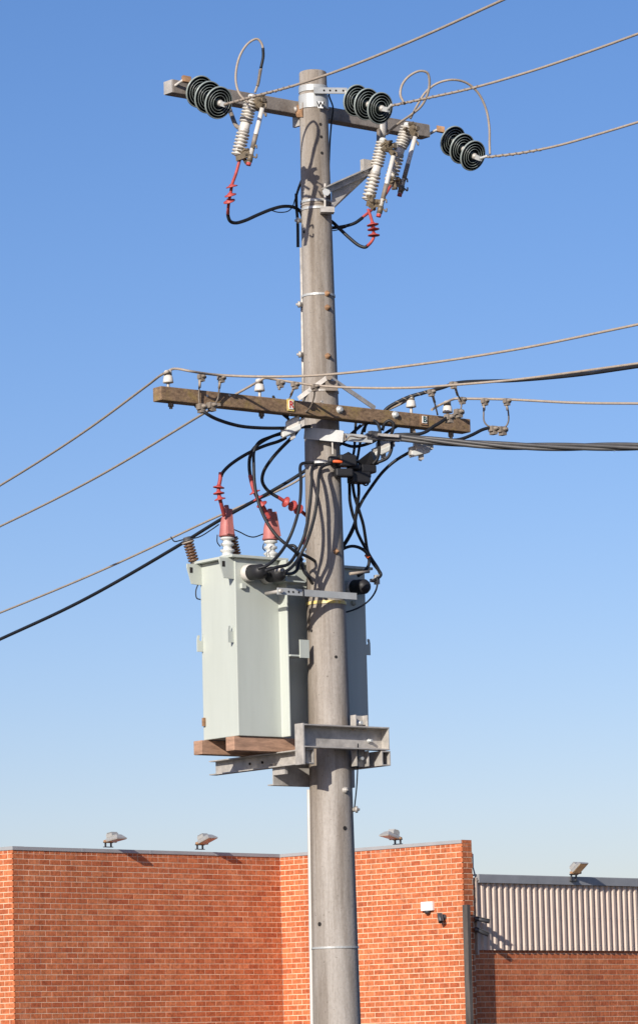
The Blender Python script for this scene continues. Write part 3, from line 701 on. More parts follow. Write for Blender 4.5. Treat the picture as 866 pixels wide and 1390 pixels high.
plate(575.5, 569.5, lvd(575)-.074, .042, .052, 'B', 'lettergrn', 'small cream plate with a dark B nailed to the timber crossarm', rim='ruststeel', nrm=ln_, at=onplane(575.5, 569.5, t0+ln_*.0545, ln_))

# pin insulators
def pin_insulator(px, ytop, ybase, label, twist=0, sc=1):
    d = lvd(px); zt_, zb = P(px, ytop, d).z, P(px, ybase, d).z; h = zt_-zb; o_ = P(px, ytop, d); 
    t = thing('pin_insulator', label, 'insulator', P(px, ybase, d), 'white pin insulators on the timber crossarm')
    b = G(); r = .036*sc
    b.lathe(o_, -Z, [(0, r*.55), (.006, r*.75), (.018, r*.78), (.026, r*.6), (.034, r*.6), (.042, r*.86), (.075, r*1.02), (.088, r*1.05), (.09, r*.85), (.075, r*.6)], 24); b.build('shed', M['porc'], t)
    b = G(); b.lathe(o_-Z*.06, -Z, [(0, .011), (h-.02, .011)], 10); b.build('pin', M['galv'], t)
    b = G(); b.band(o_-Z*.03, Z, r*.6, .012, .006, 20); b.build('tie_wire', M['alud'], t)
    return o_
pin_insulator(228, 502.5, 528, 'pin insulator at the far left end of the timber crossarm')
pin_insulator(352, 514, 541, 'pin insulator on the timber crossarm left of the pole')
pin_insulator(557.5, 536.5, 563, 'pin insulator holding the black line, right of the pole')
pin_insulator(607, 544, 568, 'pin insulator closest to the right end of the timber crossarm')

LVG = 'low voltage lines'
line('overhead_line', ext([P(*q) for q in [(228, 504, lvd(228)), (232, 501.5, lvd(228)), (242, 500.5, lvd(228)-.1), (258, 503.5, lvd(228)-.13), (300, 509, -1.02), (370, 511, -1.1), (440, 508.5, -1.25), (560, 495.5, -1.6), (700, 474, -2.1), (866, 440, -2.8)]]), .0092, 'alu', 'highest bare line above the timber crossarm, crossing before the pole', 'power line', LVG)
line('overhead_line', [P(*q) for q in [(230, 503.5, lvd(228)-.04), (222, 507, lvd(228)-.02), (200, 523, -.8), (120, 582, .2), (0, 659, 2.2), (-300, 830, 8)]], .0092, 'alu', 'bare line leaving the far left pin insulator downhill to the left', 'power line', LVG, wrap=[(0, .25, .004, 25, (0,), 'alud')], k=20)
line('overhead_line', ext([P(*q) for q in [(352, 517, lvd(352)-.04), (359, 513, lvd(352)-.05), (372, 514.5, -.62), (400, 519, -.62), (430, 523, -.64), (480, 526, -.7), (560, 526, -.85), (620, 522, -1.05), (700, 515, -1.3), (866, 493, -2.1)]]), .0092, 'alu', 'bare line from the second pin insulator, running right just over the timber arm', 'power line', LVG)
line('overhead_line', [P(*q) for q in [(353, 517, lvd(352)-.04), (344, 521.5, -.53), (320, 535, -.4), (270, 565, .2), (140, 643, 1.8), (0, 714.5, 3.8), (-300, 850, 9)]], .0092, 'alu', 'bare line passing down behind the timber crossarm to the left', 'power line', LVG)
line('covered_line', ext([P(*q) for q in [(520, 560, .22), (527, 553, .22), (545, 543, .22), (557, 538, .22), (575, 533, .2), (600, 526, .1), (621, 519.5, 0), (700, 516, -.3), (780, 509, -.65), (866, 497, -1.1)]]), .0135, 'black', 'black covered line over the pin insulator beside the pole, running right', 'power line', LVG, wrap=[(.12, .36, .005, 18, (0,), 'alud')], k=20)
line('overhead_line', [P(*q) for q in [(557, 541, .24), (548, 546, .26), (500, 571, .5), (440, 622, .7), (410, 648, .9), (390, 660, 1.0), (300, 699, 1.6), (150, 769, 2.8), (0, 832, 4.5), (-300, 948, 9)]], .0085, 'alu', 'thin bare line sloping down left behind the pole and transformer bushings', 'power line', LVG)
line('covered_line', [P(*q) for q in [(470, 596, .5), (440, 620, .6), (405, 645, .7), (370, 666, .8), (300, 705, 1.2), (240, 742, 1.6), (120, 811, 2.6), (0, 868, 4.0), (-300, 1000, 8)]], .0135, 'black', 'black covered line sloping down left behind the transformer bushings', 'power line', LVG)
line('overhead_line', ext([P(*q) for q in [(586, 556, .3), (596, 550, lvd(607)), (607, 545, lvd(607)-.05), (618, 541, .42), (635, 541, .38), (690, 542, .2), (780, 546.5, -.1), (866, 547.5, -.45)]]), .0095, 'alu', 'bare line from the last pin insulator running level to the right', 'power line', LVG)
# bundled service cable
bp = ext([P(*q) for q in [(540, 594, -.02), (580, 597.5, -.06), (650, 603, -.16), (720, 606, -.3), (866, 606, -.7)]], 6, .3); bpp = spline(bp, 20)
bc = thing('bundled_cable', 'thick twisted black bundle of insulated cables leaving to the right', 'power line', bp[0])
for k in range(4):
    b = G(); b.tube(helix(bpp, .0165, .55, k*math.pi/2), .0145, 8); b.build('core', M['blackgrey'], bc)

# dropper tails and clamps on the low voltage lines
def clamp(px, py, d, m='galvdark', s_=1.):
    rnd = random.Random(int(px*7+py)); b = G(); q = P(px, py, d)
    b.box(q, LV*.022*s_, ln_*.018*s_, Z*.016*s_); b.box(q-Z*.02*s_+LV*.004, LV*.015*s_, ln_*.02*s_, Z*.014*s_)
    b.lathe(q+ln_*.012*s_, ln_, [(0, .013*s_), (.022*s_, .013*s_), (.022*s_, .007*s_), (.036*s_, .007*s_)], 6)
    b.lathe(q+LV*.015*s_, LV, [(0, .011*s_), (.025*s_, .011*s_)], 6); return b, q
def dropper(label, pts, clamps, r=.006, lugs=()):
    t = thing('dropper_lead', label, 'jumper', P(*pts[0]), 'short dropper leads on the low voltage lines')
    b = G(); b.tube(PX(pts, 6), r, 8); b.build('lead', M['alud'], t)
    for c in clamps: g_, q = clamp(*c); g_.build('clamp', M['galvdark'], t)
    for (a, e) in lugs: b = G(); b.tube([P(*a), P(*e)], .0095, 8); b.build('lug', M['alu'], t)
D = -1.05
dropper('grey dropper lead left, of the pair beside the far left insulator', [(271.5, 512, D), (270.5, 525, D), (270, 540, D), (271, 551, D)], [(273, 511, D)], lugs=[((271.5, 514, D), (271, 526, D))])
dropper('grey dropper lead right, of the pair beside the far left insulator', [(299, 514, D+.06), (297.5, 528, D+.08), (296, 540, D+.1), (290, 552, D+.06)], [(300, 512.5, D+.06)], lugs=[((299, 516, D+.06), (297.5, 527, D+.08))])
t = thing('cable_clamp', 'pair of bolted clamps hanging under the left half of the timber arm', 'clamp', P(283, 553, D))
for c in ((273, 552, D), (287, 550, D+.03)): g_, q = clamp(*c, s_=1.25); g_.build('clamp', M['galvdark'], t)
b = G(); b.beam(P(267, 553, D), P(299, 549, D+.06), .02, .02); b.build('bar', M['galvdark'], t)
loop([(266, 551, D+.05), (273, 556, D), (283, 563, D), (300, 571, -.9), (325, 578, -.75), (350, 580.5, -.6), (380, 581, -.45), (405, 580, -.3), (421, 578.5, -.22)], .0125, 'black', 'black cable sagging from the left clamps to the pole under the timber arm')
e = -.63
dropper('short clamp tail left of the red R plate', [(379.5, 521, e), (379, 528, e)], [(380, 519.5, e)], lugs=[((379.5, 520, e), (379, 529, e))])
dropper('grey dropper lead in front of the red R plate', [(400, 523, e), (396, 535, e+.1), (391, 545, e+.1), (391, 555, e+.12), (394, 563, e+.12)], [(400, 521.5, e)], lugs=[((399, 526, e), (395, 536, e+.08))])
dropper('grey dropper lead curving down beside the pole on its left', [(427, 526, e), (426, 540, e+.1), (421, 553, e+.15), (413, 560, e+.2), (405, 562, e+.2)], [(427, 524.5, e)])
dropper('grey dropper lead from the black line behind the timber arm', [(586, 534, .14), (590, 547, .2), (594, 563, .3)], [(585, 531.5, .13)], lugs=[((587, 536, .14), (590, 546, .2))])
dropper('grey dropper lead bent down from the upper right clamp', [(617, 522, -.02), (621, 535, .1), (625.5, 544, .2), (626, 553, .2), (622, 559, .2)], [(615, 521, -.02), (627, 542, .36)], lugs=[((618, 526, 0), (621, 536, .1))])
dropper('left lead of the U shaped dropper right of the timber arm', [(657, 546, .28), (656.5, 560, .28), (657, 571, .28), (661, 577, .28), (669, 580, .28)], [(657.5, 544, .28)], lugs=[((657, 548, .28), (657, 557, .28))])
dropper('right lead of the U shaped dropper right of the timber arm', [(687.5, 546, .2), (690, 560, .22), (690, 572, .24), (686, 579, .25), (680, 581, .26)], [(687.5, 544, .2)], lugs=[((687.5, 548, .2), (689, 557, .21))])
t = thing('cable_clamp', 'pair of bolted clamps at the bottom of the U shaped dropper', 'clamp', P(675, 583, .27))
for c in ((669, 582, .28), (681.5, 583, .26)): g_, q = clamp(*c, s_=1.25); g_.build('clamp', M['galvdark'], t)
b = G(); b.beam(P(663, 580, .28), P(687, 580.5, .26), .018, .018); b.build('bar', M['galvdark'], t)
loop([(666, 580, .28), (655, 583, .25), (640, 590.5, .2), (625, 596, .15), (610, 597.5, .1), (590, 597.5, .05), (570, 596, .02)], .0125, 'black', 'black cable from the U shaped dropper into the bundle end')
t = thing('cable_clamp', 'pair of bolted clamps on the front of the timber arm near its right end', 'clamp', P(615, 563, .15))
for c in ((609, 566, .14), (622, 559, .16)): g_, q = clamp(*c, s_=1.25); g_.build('clamp', M['galvdark'], t)
b = G(); b.beam(P(604, 568, .14), P(627, 557, .17), .018, .018); b.build('bar', M['galvdark'], t)
loop([(606, 567, .13), (598, 573, .08), (588, 579, .04), (578, 586, .0), (568, 589, -.02), (550, 589.5, -.02), (535, 590, 0)], .0125, 'black', 'black cable from the front clamps down to the bundle dead end')

# low voltage fuses under the arm
def lv_fuse(px, py, d, label, ax):
    c = P(px, py, d); t = thing('fuse_carrier', label, 'fuse', c, 'low voltage fuse carriers'); up = Z
    sd = ax.cross(up).normalized()
    b = G(); b.box(c, ax*.055, sd*.03, up*.045); b.build('carrier', M['porc'], t, bevel=.012)
    b = G(); b.box(c-up*.045-ax*.01, ax*.075, sd*.035, up*.022); b.build('base', M['porcgrey'], t, bevel=.008)
    for s_ in (-1, 1):
        b = G(); b.box(c+ax*.075*s_-up*.02, ax*.018, sd*.022, up*.03); b.build('terminal', M['galv'], t)
    b = G(); b.tube(spline([c-up*.06, c-up*.09+ax*.012, c-up*.11-ax*.006]), .006, 6); b.box(c-up*.085, ax*.02, sd*.006, up*.02); b.build('pull_tab', M['galv'], t)
    b = G(); b.beam(c+up*.04-ax*.03, c+up*.12-ax*.05, .03, .012, up=ax); b.build('hanger', M['galvdark'], t)
ax_a = Vector((.75, .1, .35)).normalized()
lv_fuse(397, 576, -.40, 'white fuse carrier hanging under the red R plate', ax_a)
lv_fuse(571, 605, .1, 'white fuse carrier hanging below the cream B plate', Vector((.9, .3, .25)).normalized())
lv_fuse(520, 604, .2, 'fuse carrier half hidden behind the bundle dead end', Vector((.8, .3, .4)).normalized())
# dead end bracket
de = thing('dead_end_bracket', 'pale galvanised bracket on the pole that anchors the bundled cable', 'bracket', P(455, 590, -.18))
b = G(); b.beam(P(413, 587.5, -.175), P(466, 592.5, -.185), .012, .085); b.build('pole_plate', M['galvbright'], de)
b = G(); b.beam(P(464, 593, -.175), P(505, 596, -.1), .014, .055); b.build('arm_plate', M['galvbright'], de)
b = G(); b.beam(P(451, 601, -.165), P(451.5, 617, -.165), .03, .01, up=Vector((1, 0, 0))); b.build('tongue', M['galv'], de)
b = G(); b.tube(PX([(468, 589, -.19), (469, 597, -.19), (475, 592, -.2), (488, 594, -.16), (500, 593, -.1)], 5), .006, 6); b.build('chain_link', M['galvdark'], de)
b = G(); b.beam(P(497, 592.5, -.1), P(543, 595, -.03), .05, .045); b.box(P(507, 590, -.09), LV*.035, ln_*.02, Z*.025); b.build('wedge_clamp', M['blackgrey'], de)
b = G(); b.beam(P(513, 590, -.12), P(541, 592, -.07), .02, .02); b.build('clamp_jaw', M['galv'], de)
# black junction boxes
jb = thing('junction_box', 'cluster of black plastic junction boxes on the right of the pole', 'junction box', P(480, 632, -.1))
def jbox(px, py, d, w_, h_, dp, rot, nm='box', m='blackbox'):
    a = unit(rot); nn = Vector((a.y, -a.x, 0)); b = G(); b.box(P(px, py, d), a*w_/2, nn*dp/2, Z*h_/2); b.build(nm, M[m], jb, bevel=.012)
jbox(470, 626, -.12, .13, .085, .1, 20); jbox(487, 648, -.02, .15, .09, .1, 26); jbox(452, 624, -.17, .07, .05, .06, 10); jbox(497, 637, .0, .13, .06, .09, 30, 'lid'); jbox(492, 645, .02, .11, .05, .08, 30, m='blackgrey'); jbox(466, 642, -.13, .13, .06, .08, 15); jbox(480, 634, -.08, .09, .04, .07, 25, 'lid')
b = G(); b.prism([P(482, 628, -.06), P(503, 612, -.02), P(509, 628, .02), P(496, 632, .0), P(487, 630, -.04)], Vector((.03, .08, 0))); b.build('cover', M['blackbox'], jb)
b = G(); b.prism([P(461, 619, -.16), P(473, 613, -.16), P(484, 625, -.1), P(478, 632, -.12), P(463, 628, -.16)], Vector((.02, .08, 0))); b.build('cover', M['blackbox'], jb)
b = G(); b.tube(PX([(452, 626, -.19), (460, 626.5, -.19), (464, 627, -.18)], 4), .012, 8); b.build('orange_tag', M['orange'], jb)
b = G(); b.tube(PX([(487, 652, .0), (496, 659, .0), (500, 656, .02), (499, 645, .02)], 5), .006, 6); b.build('loop_tail', M['black'], jb)

# ------------------------------------------------------------------ transformer
TA = 38; U = unit(TA); V = Vector((-U.y, U.x, 0)); N = -V
T0 = P(324, 999, -.42); zT0 = T0.z; zL0 = P(316, 757, -.43).z; O = Vector((T0.x, T0.y, 0))
def T(u, v, z=0): return O+U*u+V*v+Z*z
tr = thing('transformer', 'pale green grey transformer tank mounted behind the pole on a steel platform', 'transformer', T(.6, .2, zT0))
plan = [(0, 0), (.385, 0), (.385, -.09), (.40, -.09), (.40, .12), (1.275, .12), (1.275, .36), (1.2, .42), (0, .42)]
b = G(); b.prism([T(u, v, zT0) for u, v in plan], Z*(zL0-zT0)); b.build('tank', M['paint'], tr, bevel=.005)
lidp = [(-.05, -.035), (.455, -.035), (.455, .085), (1.325, .085), (1.325, .42), (1.28, .47), (-.05, .47)]
b = G(); b.prism([T(u, v, zL0) for u, v in lidp], Z*.02); b.build('lid', M['paint'], tr, bevel=.003)
HT = zL0-zT0
def lug(u, v, w_=.13, sgn=-1):
    b = G(); zt_ = zL0-.002
    b.prism([T(u, v, zt_), T(u+sgn*w_, v, zt_), T(u+sgn*w_, v, zt_-.03), T(u+sgn*w_*.72, v, zt_-.145), T(u, v, zt_-.15)], V*.012); lg = b.build('lifting_lug', M['paint'], tr)
    b = G(); b.box(T(u+sgn*w_*.75, v-.001, zt_-.045), U*.012, V*.0012, Z*.02); b.build('lug_hole', M['hole'], lg)
lug(.004, .01); lug(.004, .40)
def hook(u, v, z, sgn=-1):
    b = G(); a = [(0, 0), (.055, .0), (.055, .085), (.05, .115), (.035, .12), (.032, .105), (.04, .09), (.03, .075), (.012, .08), (.008, .13), (0, .13)]
    b.prism([T(u+sgn*p, v, z+q) for p, q in a], V*.01); b.build('hook', M['paint'], tr)
zH = P(313, 872, -.42).z
hook(.004, .03, zH); hook(.004, .40, zH-.03); hook(1.27, .14, zH-.02, 1)
b = G(); b.box(T(.06, -.012, zL0-.20), U*.018, V*.013, Z*.018); b.build('stud', M['paint'], tr)
b = G(); b.lathe(T(1.16, .12, zL0-.25), N, [(0, .02), (.02, .02), (.02, .012), (.035, .012)], 8); b.build('stud', M['paint'], tr)
b = G(); b.box(T(-.008, .40, zT0+.13), U*.01, V*.012, Z*.03); b.build('earth_terminal', M['ruststeel'], tr)
# pole mounting foot of the tank
b = G(); za = P(411, 881, -.2).z
b.box(T(.515, -.115, za), U*.04, V*.006, Z*.065); b.box(T(.46, -.04, za-.05), U*.065, V*.07, Z*.006); b.build('pole_bracket', M['paint'], tr)
b = G(); b.box(T(.43, -.06, zL0-.07), U*.035, V*.04, Z*.045); b.build('lug_block', M['paint'], tr)
b = G(); b.box(T(.43, -.04, zL0-.16), U*.09, V*.1, Z*.005); b.build('shelf', M['paint'], tr)
# low voltage bushings with boots
def lvb(u, v, z, nm=0):
    o = T(u, v, z); b = G(); ax = (N*.97-Z*.05).normalized()
    b.lathe(o, ax, [(0, .055), (.008, .062), (.05, .062), (.062, .056), (.066, .05)], 28); bu = b.build('bushing', M['porc'], tr)
    b = G(); b.lathe(o, ax, [(.055, .045), (.058, .057), (.17, .055), (.19, .045), (.21, .02)], 28); b.build('boot', M['blackbox'], bu)
zb = zL0-.105
lvb(.10, -.002, zb); lvb(.265, -.002, zb-.005); lvb(1.13, .118, zb-.035); lvb(.85, .118, zb-.02)
b = G(); b.tube([P(375, 775, -.55), P(383, 773, -.6)], .016, 10); b.build('cable_lug', M['galv'], tr)
b = G(); b.tube([P(475, 779, .0), P(501, 776, .1)], .011, 8); b.build('cable_lug', M['alu'], tr)
# high voltage bushings
zl = zL0+.02
def bushing(u, v):
    o = T(u, v, zl); b = G()
    pr = [(0, .058), (.02, .056), (.028, .04), (.045, .036), (.055, .052), (.066, .052), (.074, .034), (.09, .03), (.1, .048), (.112, .048), (.12, .032), (.135, .03), (.142, .05), (.152, .05), (.158, .04), (.18, .038)]
    b.lathe(o, Z, [(t_*1.0, r) for t_, r in pr], 28); bu = b.build('bushing', M['porcgrey'], tr)
    b = G(); b.lathe(o, Z, [(.162, .058), (.172, .060), (.18, .056), (.26, .047), (.30, .036), (.355, .022), (.39, .016)], 20); bo = b.build('boot', M['pink'], bu)
    return bu
bA = bushing(.085, .2); bB = bushing(.475, .2); bushing(.87, .24)
b = G(); b.beam(T(.07, .14, zl+.17), T(.09, .18, zl+.36), .05, .022, up=V); b.build('boot_wing', M['pink'], bA)
b = G(); b.beam(T(.485, .14, zl+.18), T(.465, .16, zl+.36), .06, .03, up=V); b.build('boot_wing', M['pink'], bB)
def arrester(base, top, label):
    ax = (top-base).normalized(); L = (top-base).length; t = thing('surge_arrester', label, 'surge arrester', base, 'brown surge arresters on the transformer')
    b = G(); pr = []
    n = 7
    for i in range(n):
        x = L*.08+i*L*.78/n; st = L*.78/n; pr += [(x, .022), (x+st*.3, .024), (x+st*.55, .040), (x+st*.8, .040), (x+st*.95, .024)]
    b.lathe(base, ax, pr, 20); b.build('sheds', M['brownporc'], t)
    for i in range(n):
        x = L*.08+i*L*.78/n; st = L*.78/n; b = G(); b.lathe(base, ax, [(x+st*.05, .0245), (x+st*.1, .034), (x+st*.5, .0395), (x+st*.58, .0402)], 20); b.build('shed_face', M['tan'], t)
    b = G(); b.lathe(base, ax, [(0, .02), (L*.1, .02)], 12); b.build('base_stud', M['galv'], t)
    b = G(); b.lathe(base, ax, [(L*.86, .042), (L*.92, .042), (L*.93, .026), (L*1.02, .028), (L*1.03, .02)], 16); b.build('cap', M['blackgrey'], t)
    b = G(); b.lathe(base, ax, [(L*.80, .046), (L*.85, .046)], 16); b.build('cap_ring', M['alu'], t)
arrester(P(264, 765, -.1), P(253.5, 730, -.12), 'brown ribbed surge arrester leaning off the left corner of the transformer lid')
arrester(P(322, 760, .0), P(314, 727, -.02), 'brown ribbed surge arrester half hidden behind the left transformer bushing')
EW = 'thin earth wires'
loop([(232, 729, 0), (237, 735, -.05), (247, 733, -.1), (254, 732, -.12), (270, 729, -.1), (287, 719, -.05), (297, 712, -.1)], .0045, 'black', 'thin black wire from the leaning arrester to the left red boot', group=EW)
loop([(318, 719, -.3), (326, 722.5, -.28), (336, 727.5, -.25), (345, 729, -.2), (357, 725, -.15)], .0045, 'black', 'thin black wire linking the two red transformer boots', group=EW)
loop([(295, 726, -.3), (295, 736, -.3), (299, 742, -.28)], .004, 'black', 'thin black wire curling beside the left transformer bushing', group=EW)
loop([(358, 738, -.1), (357, 744, -.1), (360, 748, -.08)], .004, 'black', 'thin black wire curling beside the second transformer bushing', group=EW)
loop([(269, 793, -.12), (266, 802, -.12), (267, 812, -.12), (272, 814, -.1)], .0045, 'black', 'thin black wire hooked below the left lifting lug', group=EW)

# ------------------------------------------------------------------ high voltage cables at the transformer
TC = 'cables on the transformer bushings'
def pole_dx(px): return 0
termination([(299.5, 641, -.36), (299, 650, -.36), (297, 661, -.36), (297, 669, -.36), (298.5, 677, -.36), (301, 687, -.34), (304.5, 700, -.28)], [(297, 661.5, -.36), (297.2, 669, -.36), (298.6, 676.5, -.36)],
            'red shedded cable end on the left transformer bushing', group=TC, r=.014, shed_r=.041,
            black=[(388, 594, -.30), (378, 599, -.33), (362, 604, -.35), (345, 611, -.36), (325, 622, -.36), (310, 633, -.36), (302, 642, -.36), (300, 647, -.36)])
termination([(339.5, 645, -.18), (342, 656, -.18), (345, 666, -.18), (350, 676, -.17), (355, 684, -.16), (360, 693, -.12), (366, 704, -.1)], [(346, 667.5, -.18), (350.5, 676, -.17), (355, 683, -.16)],
            'red shedded cable end on the second transformer bushing', group=TC, r=.015, shed_r=.041,
            black=[(385, 588, -.30), (370, 592, -.28), (352, 602, -.22), (343, 611, -.2), (339, 622, -.18), (338.5, 635, -.18), (340, 648, -.18)])
termination([(376, 674, -.2), (384, 679, -.17), (391, 683, -.14), (398, 687, -.1), (406, 692, -.05), (416, 700, .05), (424, 708, .12)], [(388, 680.5, -.15), (396.5, 685.5, -.1), (404.5, 691, -.06)],
            'red shedded cable end slanting behind the pole', group=TC, r=.013, shed_r=.041,
            black=[(400, 590, -.3), (391, 599, -.3), (380, 610, -.28), (368, 624, -.26), (358, 640, -.24), (356, 653, -.23), (361, 663, -.22), (369, 670, -.21), (377, 675, -.2)])
LC_ = 'black low voltage cables'
lvp = [
 ([(392, 584, -.33), (370, 592, -.36), (352, 600, -.42), (345, 612, -.45), (344.5, 632, -.46), (345.5, 655, -.47), (348, 671, -.48), (353, 688, -.5), (363, 710, -.52), (377, 729, -.55), (391, 741, -.55), (403, 751, -.5), (410, 760, -.4)], 'long black cable falling past the second red boot to the tank side'),
 ([(426, 628, -.17), (413, 628.5, -.2), (407.5, 634, -.32), (408.5, 652, -.4), (407, 683, -.48), (400, 712, -.53), (390, 736, -.55), (376, 756, -.63), (362, 768, -.68), (350, 772, -.68)], 'black cable bowing out left of the pole to the first tank boot'),
 ([(440, 630, -.19), (428, 631.5, -.22), (423.5, 638, -.32), (423, 657, -.37), (420, 690, -.42), (413.5, 726, -.48), (403, 750, -.48), (391, 766, -.58), (376, 770, -.66), (360, 775, -.68)], 'black cable passing over the left face of the pole to the first boot'),
 ([(449, 629, -.2), (438, 633, -.23), (433, 645, -.33), (431.5, 665, -.38), (427, 700, -.42), (416.5, 735, -.48), (405, 758, -.5), (396, 770, -.56), (386, 777, -.62)], 'black cable passing over the middle of the pole to the second boot'),
 ([(391, 741, -.4), (399, 741, -.4), (404, 749, -.42), (405, 760, -.44), (404, 772, -.46), (398, 778, -.5), (386, 779, -.6)], 'short black loop coiling beside the second tank boot'),
 ([(408, 752, -.4), (409, 764, -.42), (413, 776, -.42), (419, 784, -.4), (424, 792, -.2)], 'short black tail hanging between the tank boots and the pole'),
 ([(409, 752, -.3), (418, 756, -.24), (428, 762, -.1), (440, 768, .3)], 'black cable tucking behind the pole at lid height'),
 ([(474, 640, -.02), (474.5, 664, .05), (475, 680, .1), (479, 699, .14), (482, 708, .16), (479.5, 718, .18), (473, 731, .2), (465.5, 742, .22), (455, 752, .24)], 'black cable right of the pole swinging back behind it'),
 ([(557, 613, .12), (537, 625, .12), (520, 640, .12), (504, 661, .12), (491, 681, .12), (484, 697, .14), (482, 708, .16), (476.5, 722, .18), (468, 737, .2), (458, 748, .24)], 'long black cable bowing down from the fuse below the B plate'),
 ([(486, 650, .02), (487, 668, .06), (484.5, 690, .12), (482.5, 706, .15), (484, 719, .2), (489, 731, .26), (496, 744, .34), (504, 758, .42), (513, 772, .46), (516, 779, .46)], 'black cable dropping right of the pole to the far tank boot'),
 ([(478, 652, .0), (481, 672, .08), (488, 695, .14), (493, 712, .22), (496, 730, .3), (499, 748, .38), (506, 764, .43), (517, 780, .45), (511, 786, .42), (506, 789, .4)], 'black cable ending in a sharp kink beyond the right tank edge'),
 ([(462, 748, .2), (468, 744, .22), (478, 741.5, .24), (489, 744, .28), (497, 750, .32), (501, 759, .36), (500, 768, .36), (494, 776, .34), (486, 782, .3)], 'arched black cable from behind the pole to the far boot'),
 ([(483, 570, .1), (482, 590, .1), (480.5, 612, .05), (478, 622, .0)], 'thin black lead dropping behind the pale bracket'),
 ([(498, 575, .2), (493, 583, .2), (489, 600, .15), (486, 618, .08), (484, 628, .02)], 'black lead curving from under the timber arm into the junction boxes'),
 ([(494, 586, .0), (497, 576, -.03), (504, 571, -.05), (511, 573, -.05), (515, 581, -.05), (516, 590, -.05)], 'small black loop left above the bundle dead end'),
 ([(519, 584, .0), (522, 575, -.02), (528, 571, -.03), (534, 575, -.03), (533, 584, -.02), (530, 592, 0)], 'small black loop right above the bundle dead end'),
 ([(514, 598, -.02), (514.5, 612, -.02), (512, 623, -.01), (506, 630, .0)], 'black tail from the dead end into the junction box cover'),
 ([(532, 600, .0), (531, 611, .0), (526, 621, .0), (517, 626, .0), (507, 629, .01)], 'outer black tail curving from the dead end to the junction boxes'),
 ([(560, 570, .2), (545, 575, .18), (528, 585, .14), (505, 600, .1), (480, 606, .1), (462, 601, .12)], 'black cable under the right half of the timber arm'),
 ([(490, 577, .3), (478, 588, .3), (466, 598, .3), (458, 604, .3)], 'black cable slanting behind the pole under the timber arm'),
]
for i, (pts, lab) in enumerate(lvp): loop(pts, .0098 if i in (12, 13) else .0118, 'black', lab, group=LC_)
loop([(512, 783, .4), (512, 795, .38), (508, 806, .34), (500, 816, .3), (488, 824.5, .22), (474, 830, .14), (463, 832.5, .1)], .0065, 'black', 'thin black wire curving from the far boot back to the pole', group=EW)
b = G(); b.lathe(P(497, 753, .36), Vector((.6, -.3, -.8)), [(0, .016), (.035, .016)], 10); tag(b.build('cable_tag', M['orange']), 'orange red tag on the cables right of the pole', 'tag')
b = G(); b.box(P(511.5, 787, .44), U*.012, V*.02, Z*.035); b.box(P(507, 788, .43), U*.02, V*.02, Z*.012); tag(b.build('terminal_block', M['galv']), 'small metal terminal at the far right tank boot', 'terminal')
loop([(392, 569, -.45), (379, 557, -.5), (371, 538, -.56), (378, 552, -.46), (391, 566, -.42)], .010, 'black', 'pointed black cable loop against the timber arm left of R')
loop([(405, 565, -.36), (403, 575, -.36), (398, 585, -.35)], .012, 'black', 'short black cable dropping behind the white carrier under R')
loop([(411, 566, -.33), (408, 578, -.33), (400, 590, -.32)], .012, 'black', 'second short black cable beside the pole under R')

# bar across the pole
ub_ = thing('tank_strap', 'drilled flat steel bar across the pole holding the transformer', 'bracket', P(423, 808, -.25))
za = P(423, 807.5, -.25).z
b = G(); b.box(T(.53, -.262, za), U*.355, V*.006, Z*.024); b.build('flat_bar', M['galvbright'], ub_)
for k in (.21, .27, .31, .36): b = G(); b.lathe(T(k, -.268, za), N, [(0, .008), (.002, .008)], 10); b.build('bolt_hole', M['hole'], ub_)
b = G(); b.box(T(.4, -.267, za), U*.004, V*.005, Z*.025); b.build('joint', M['hole'], ub_)
b = G(); b.lathe(T(.195, -.10, za), N, [(0, .014), (.19, .014)], 8); b.build('stand_off', M['galv'], ub_)

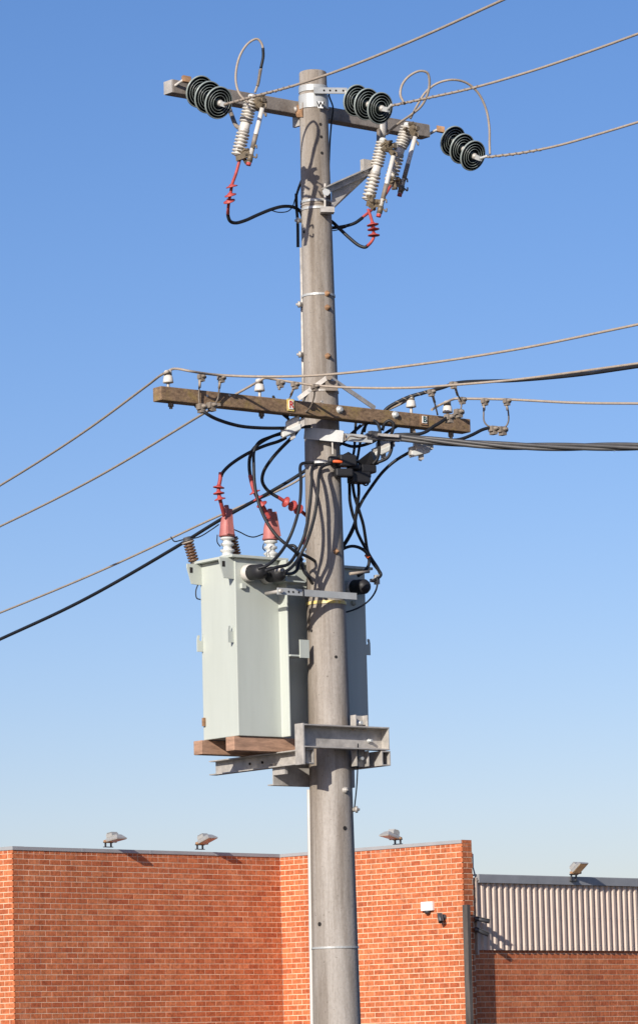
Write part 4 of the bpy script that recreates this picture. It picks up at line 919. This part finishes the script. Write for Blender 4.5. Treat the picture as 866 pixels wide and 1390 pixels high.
# ------------------------------------------------------------------ platform and bearers
def timber_piece(u0, u1, v0, v1, label):
    b = G(); b.box(T((u0+u1)/2, (v0+v1)/2, zT0-.053), U*(u1-u0)/2, V*(v1-v0)/2, Z*.05); o = b.build('timber_bearer', M['bearer'], bevel=.004)
    tag(o, label, 'timber', 'timber bearers under the transformer')
timber_piece(-.03, 1.15, .015, .115, 'front red timber bearer under the transformer, nearer the pole')
timber_piece(-.05, 1.15, .375, .475, 'rear red timber bearer under the transformer, furthest left')
pf = thing('steel_platform', 'galvanised steel channel platform clamped to the pole under the transformer', 'platform', T(.78, -.08, zT0-.25))
def channel(c, ax, L, op, h, fl, t_, nm, m='galv'):      # C section: web upright, flanges toward op
    b = G(); a = ax*L/2
    b.box(c, a, op*t_/2, Z*h/2)
    for s_ in (-1, 1): b.box(c+op*(fl/2+t_/2)+Z*s_*(h/2-t_/2), a, op*fl/2, Z*t_/2)
    return b.build(nm, M[m], pf)
zA = zT0-.104
channel(T(.70, -.258, zA+.088), U, .775, N, .165, .085, .009, 'front_channel')
b = G(); b.box(T(.312, -.30, zA+.03), U*.006, V*.048, Z*.145); b.build('end_plate', M['galv'], pf)
b = G(); b.prism([T(1.079, -.263, zA+.165), T(1.079, -.345, zA+.165), T(1.079, -.345, zA+.01), T(1.079, -.263, zA+.01)], U*.007); b.build('end_plate', M['galv'], pf)
zM = zA-.0535
channel(T(.415, .26, zM), V, 1.16, -U, .105, .06, .008, 'left_arm')
channel(T(1.015, .28, zM), V, 1.26, U, .105, .06, .008, 'right_arm')
b = G(); b.box(T(1.085, .28, zM), U*.004, V*.63, Z*.0525); b.build('right_arm_cover', M['galv'], pf)
channel(T(.76, .125, zM-.095), U, .74, V, .16, .06, .009, 'rear_channel', 'galv')
b = G(); b.box(T(.40, .05, zM-.075), U*.012, V*.07, Z*.03); b.build('cleat', M['galv'], pf)
b = G(); b.box(T(.405, -.285, zM), U*.035, V*.006, Z*.055); b.build('cleat', M['galv'], pf)
for zz, hh in ((zA+.20, .055), (zA-.055, .055)):
    c = T(.875, -.245, zz); b = G(); b.box(c, U*.05, V*.004, Z*hh)
    for s_ in (-1, 1): b.box(c+U*s_*.053+N*.026, U*.004, V*.03, Z*hh)
    b.build('cleat', M['galv'], pf)
    b = G(); b.lathe(c+N*.004, N, [(0, .022), (.012, .022), (.012, .014), (.05, .013)], 8); b.build('bolt', M['galvbright'], pf)
b = G(); b.lathe(T(.96, -.262, zA+.075), N, [(0, .018), (.012, .018), (.012, .011), (.04, .011)], 8); b.build('bolt', M['galvbright'], pf)
for uu in (.47, .62):
    b = G(); b.lathe(T(.41, uu-.2, zM), -U, [(0, .01), (.006, .01)], 8); b.build('bolt_hole', M['hole'], pf)
loop([(486, 1010, -.2), (485.5, 1040, -.12), (484, 1070, .0), (481, 1098, .05)], .005, 'black', 'thin black wire hanging from the platform along the right of the pole', group=EW)
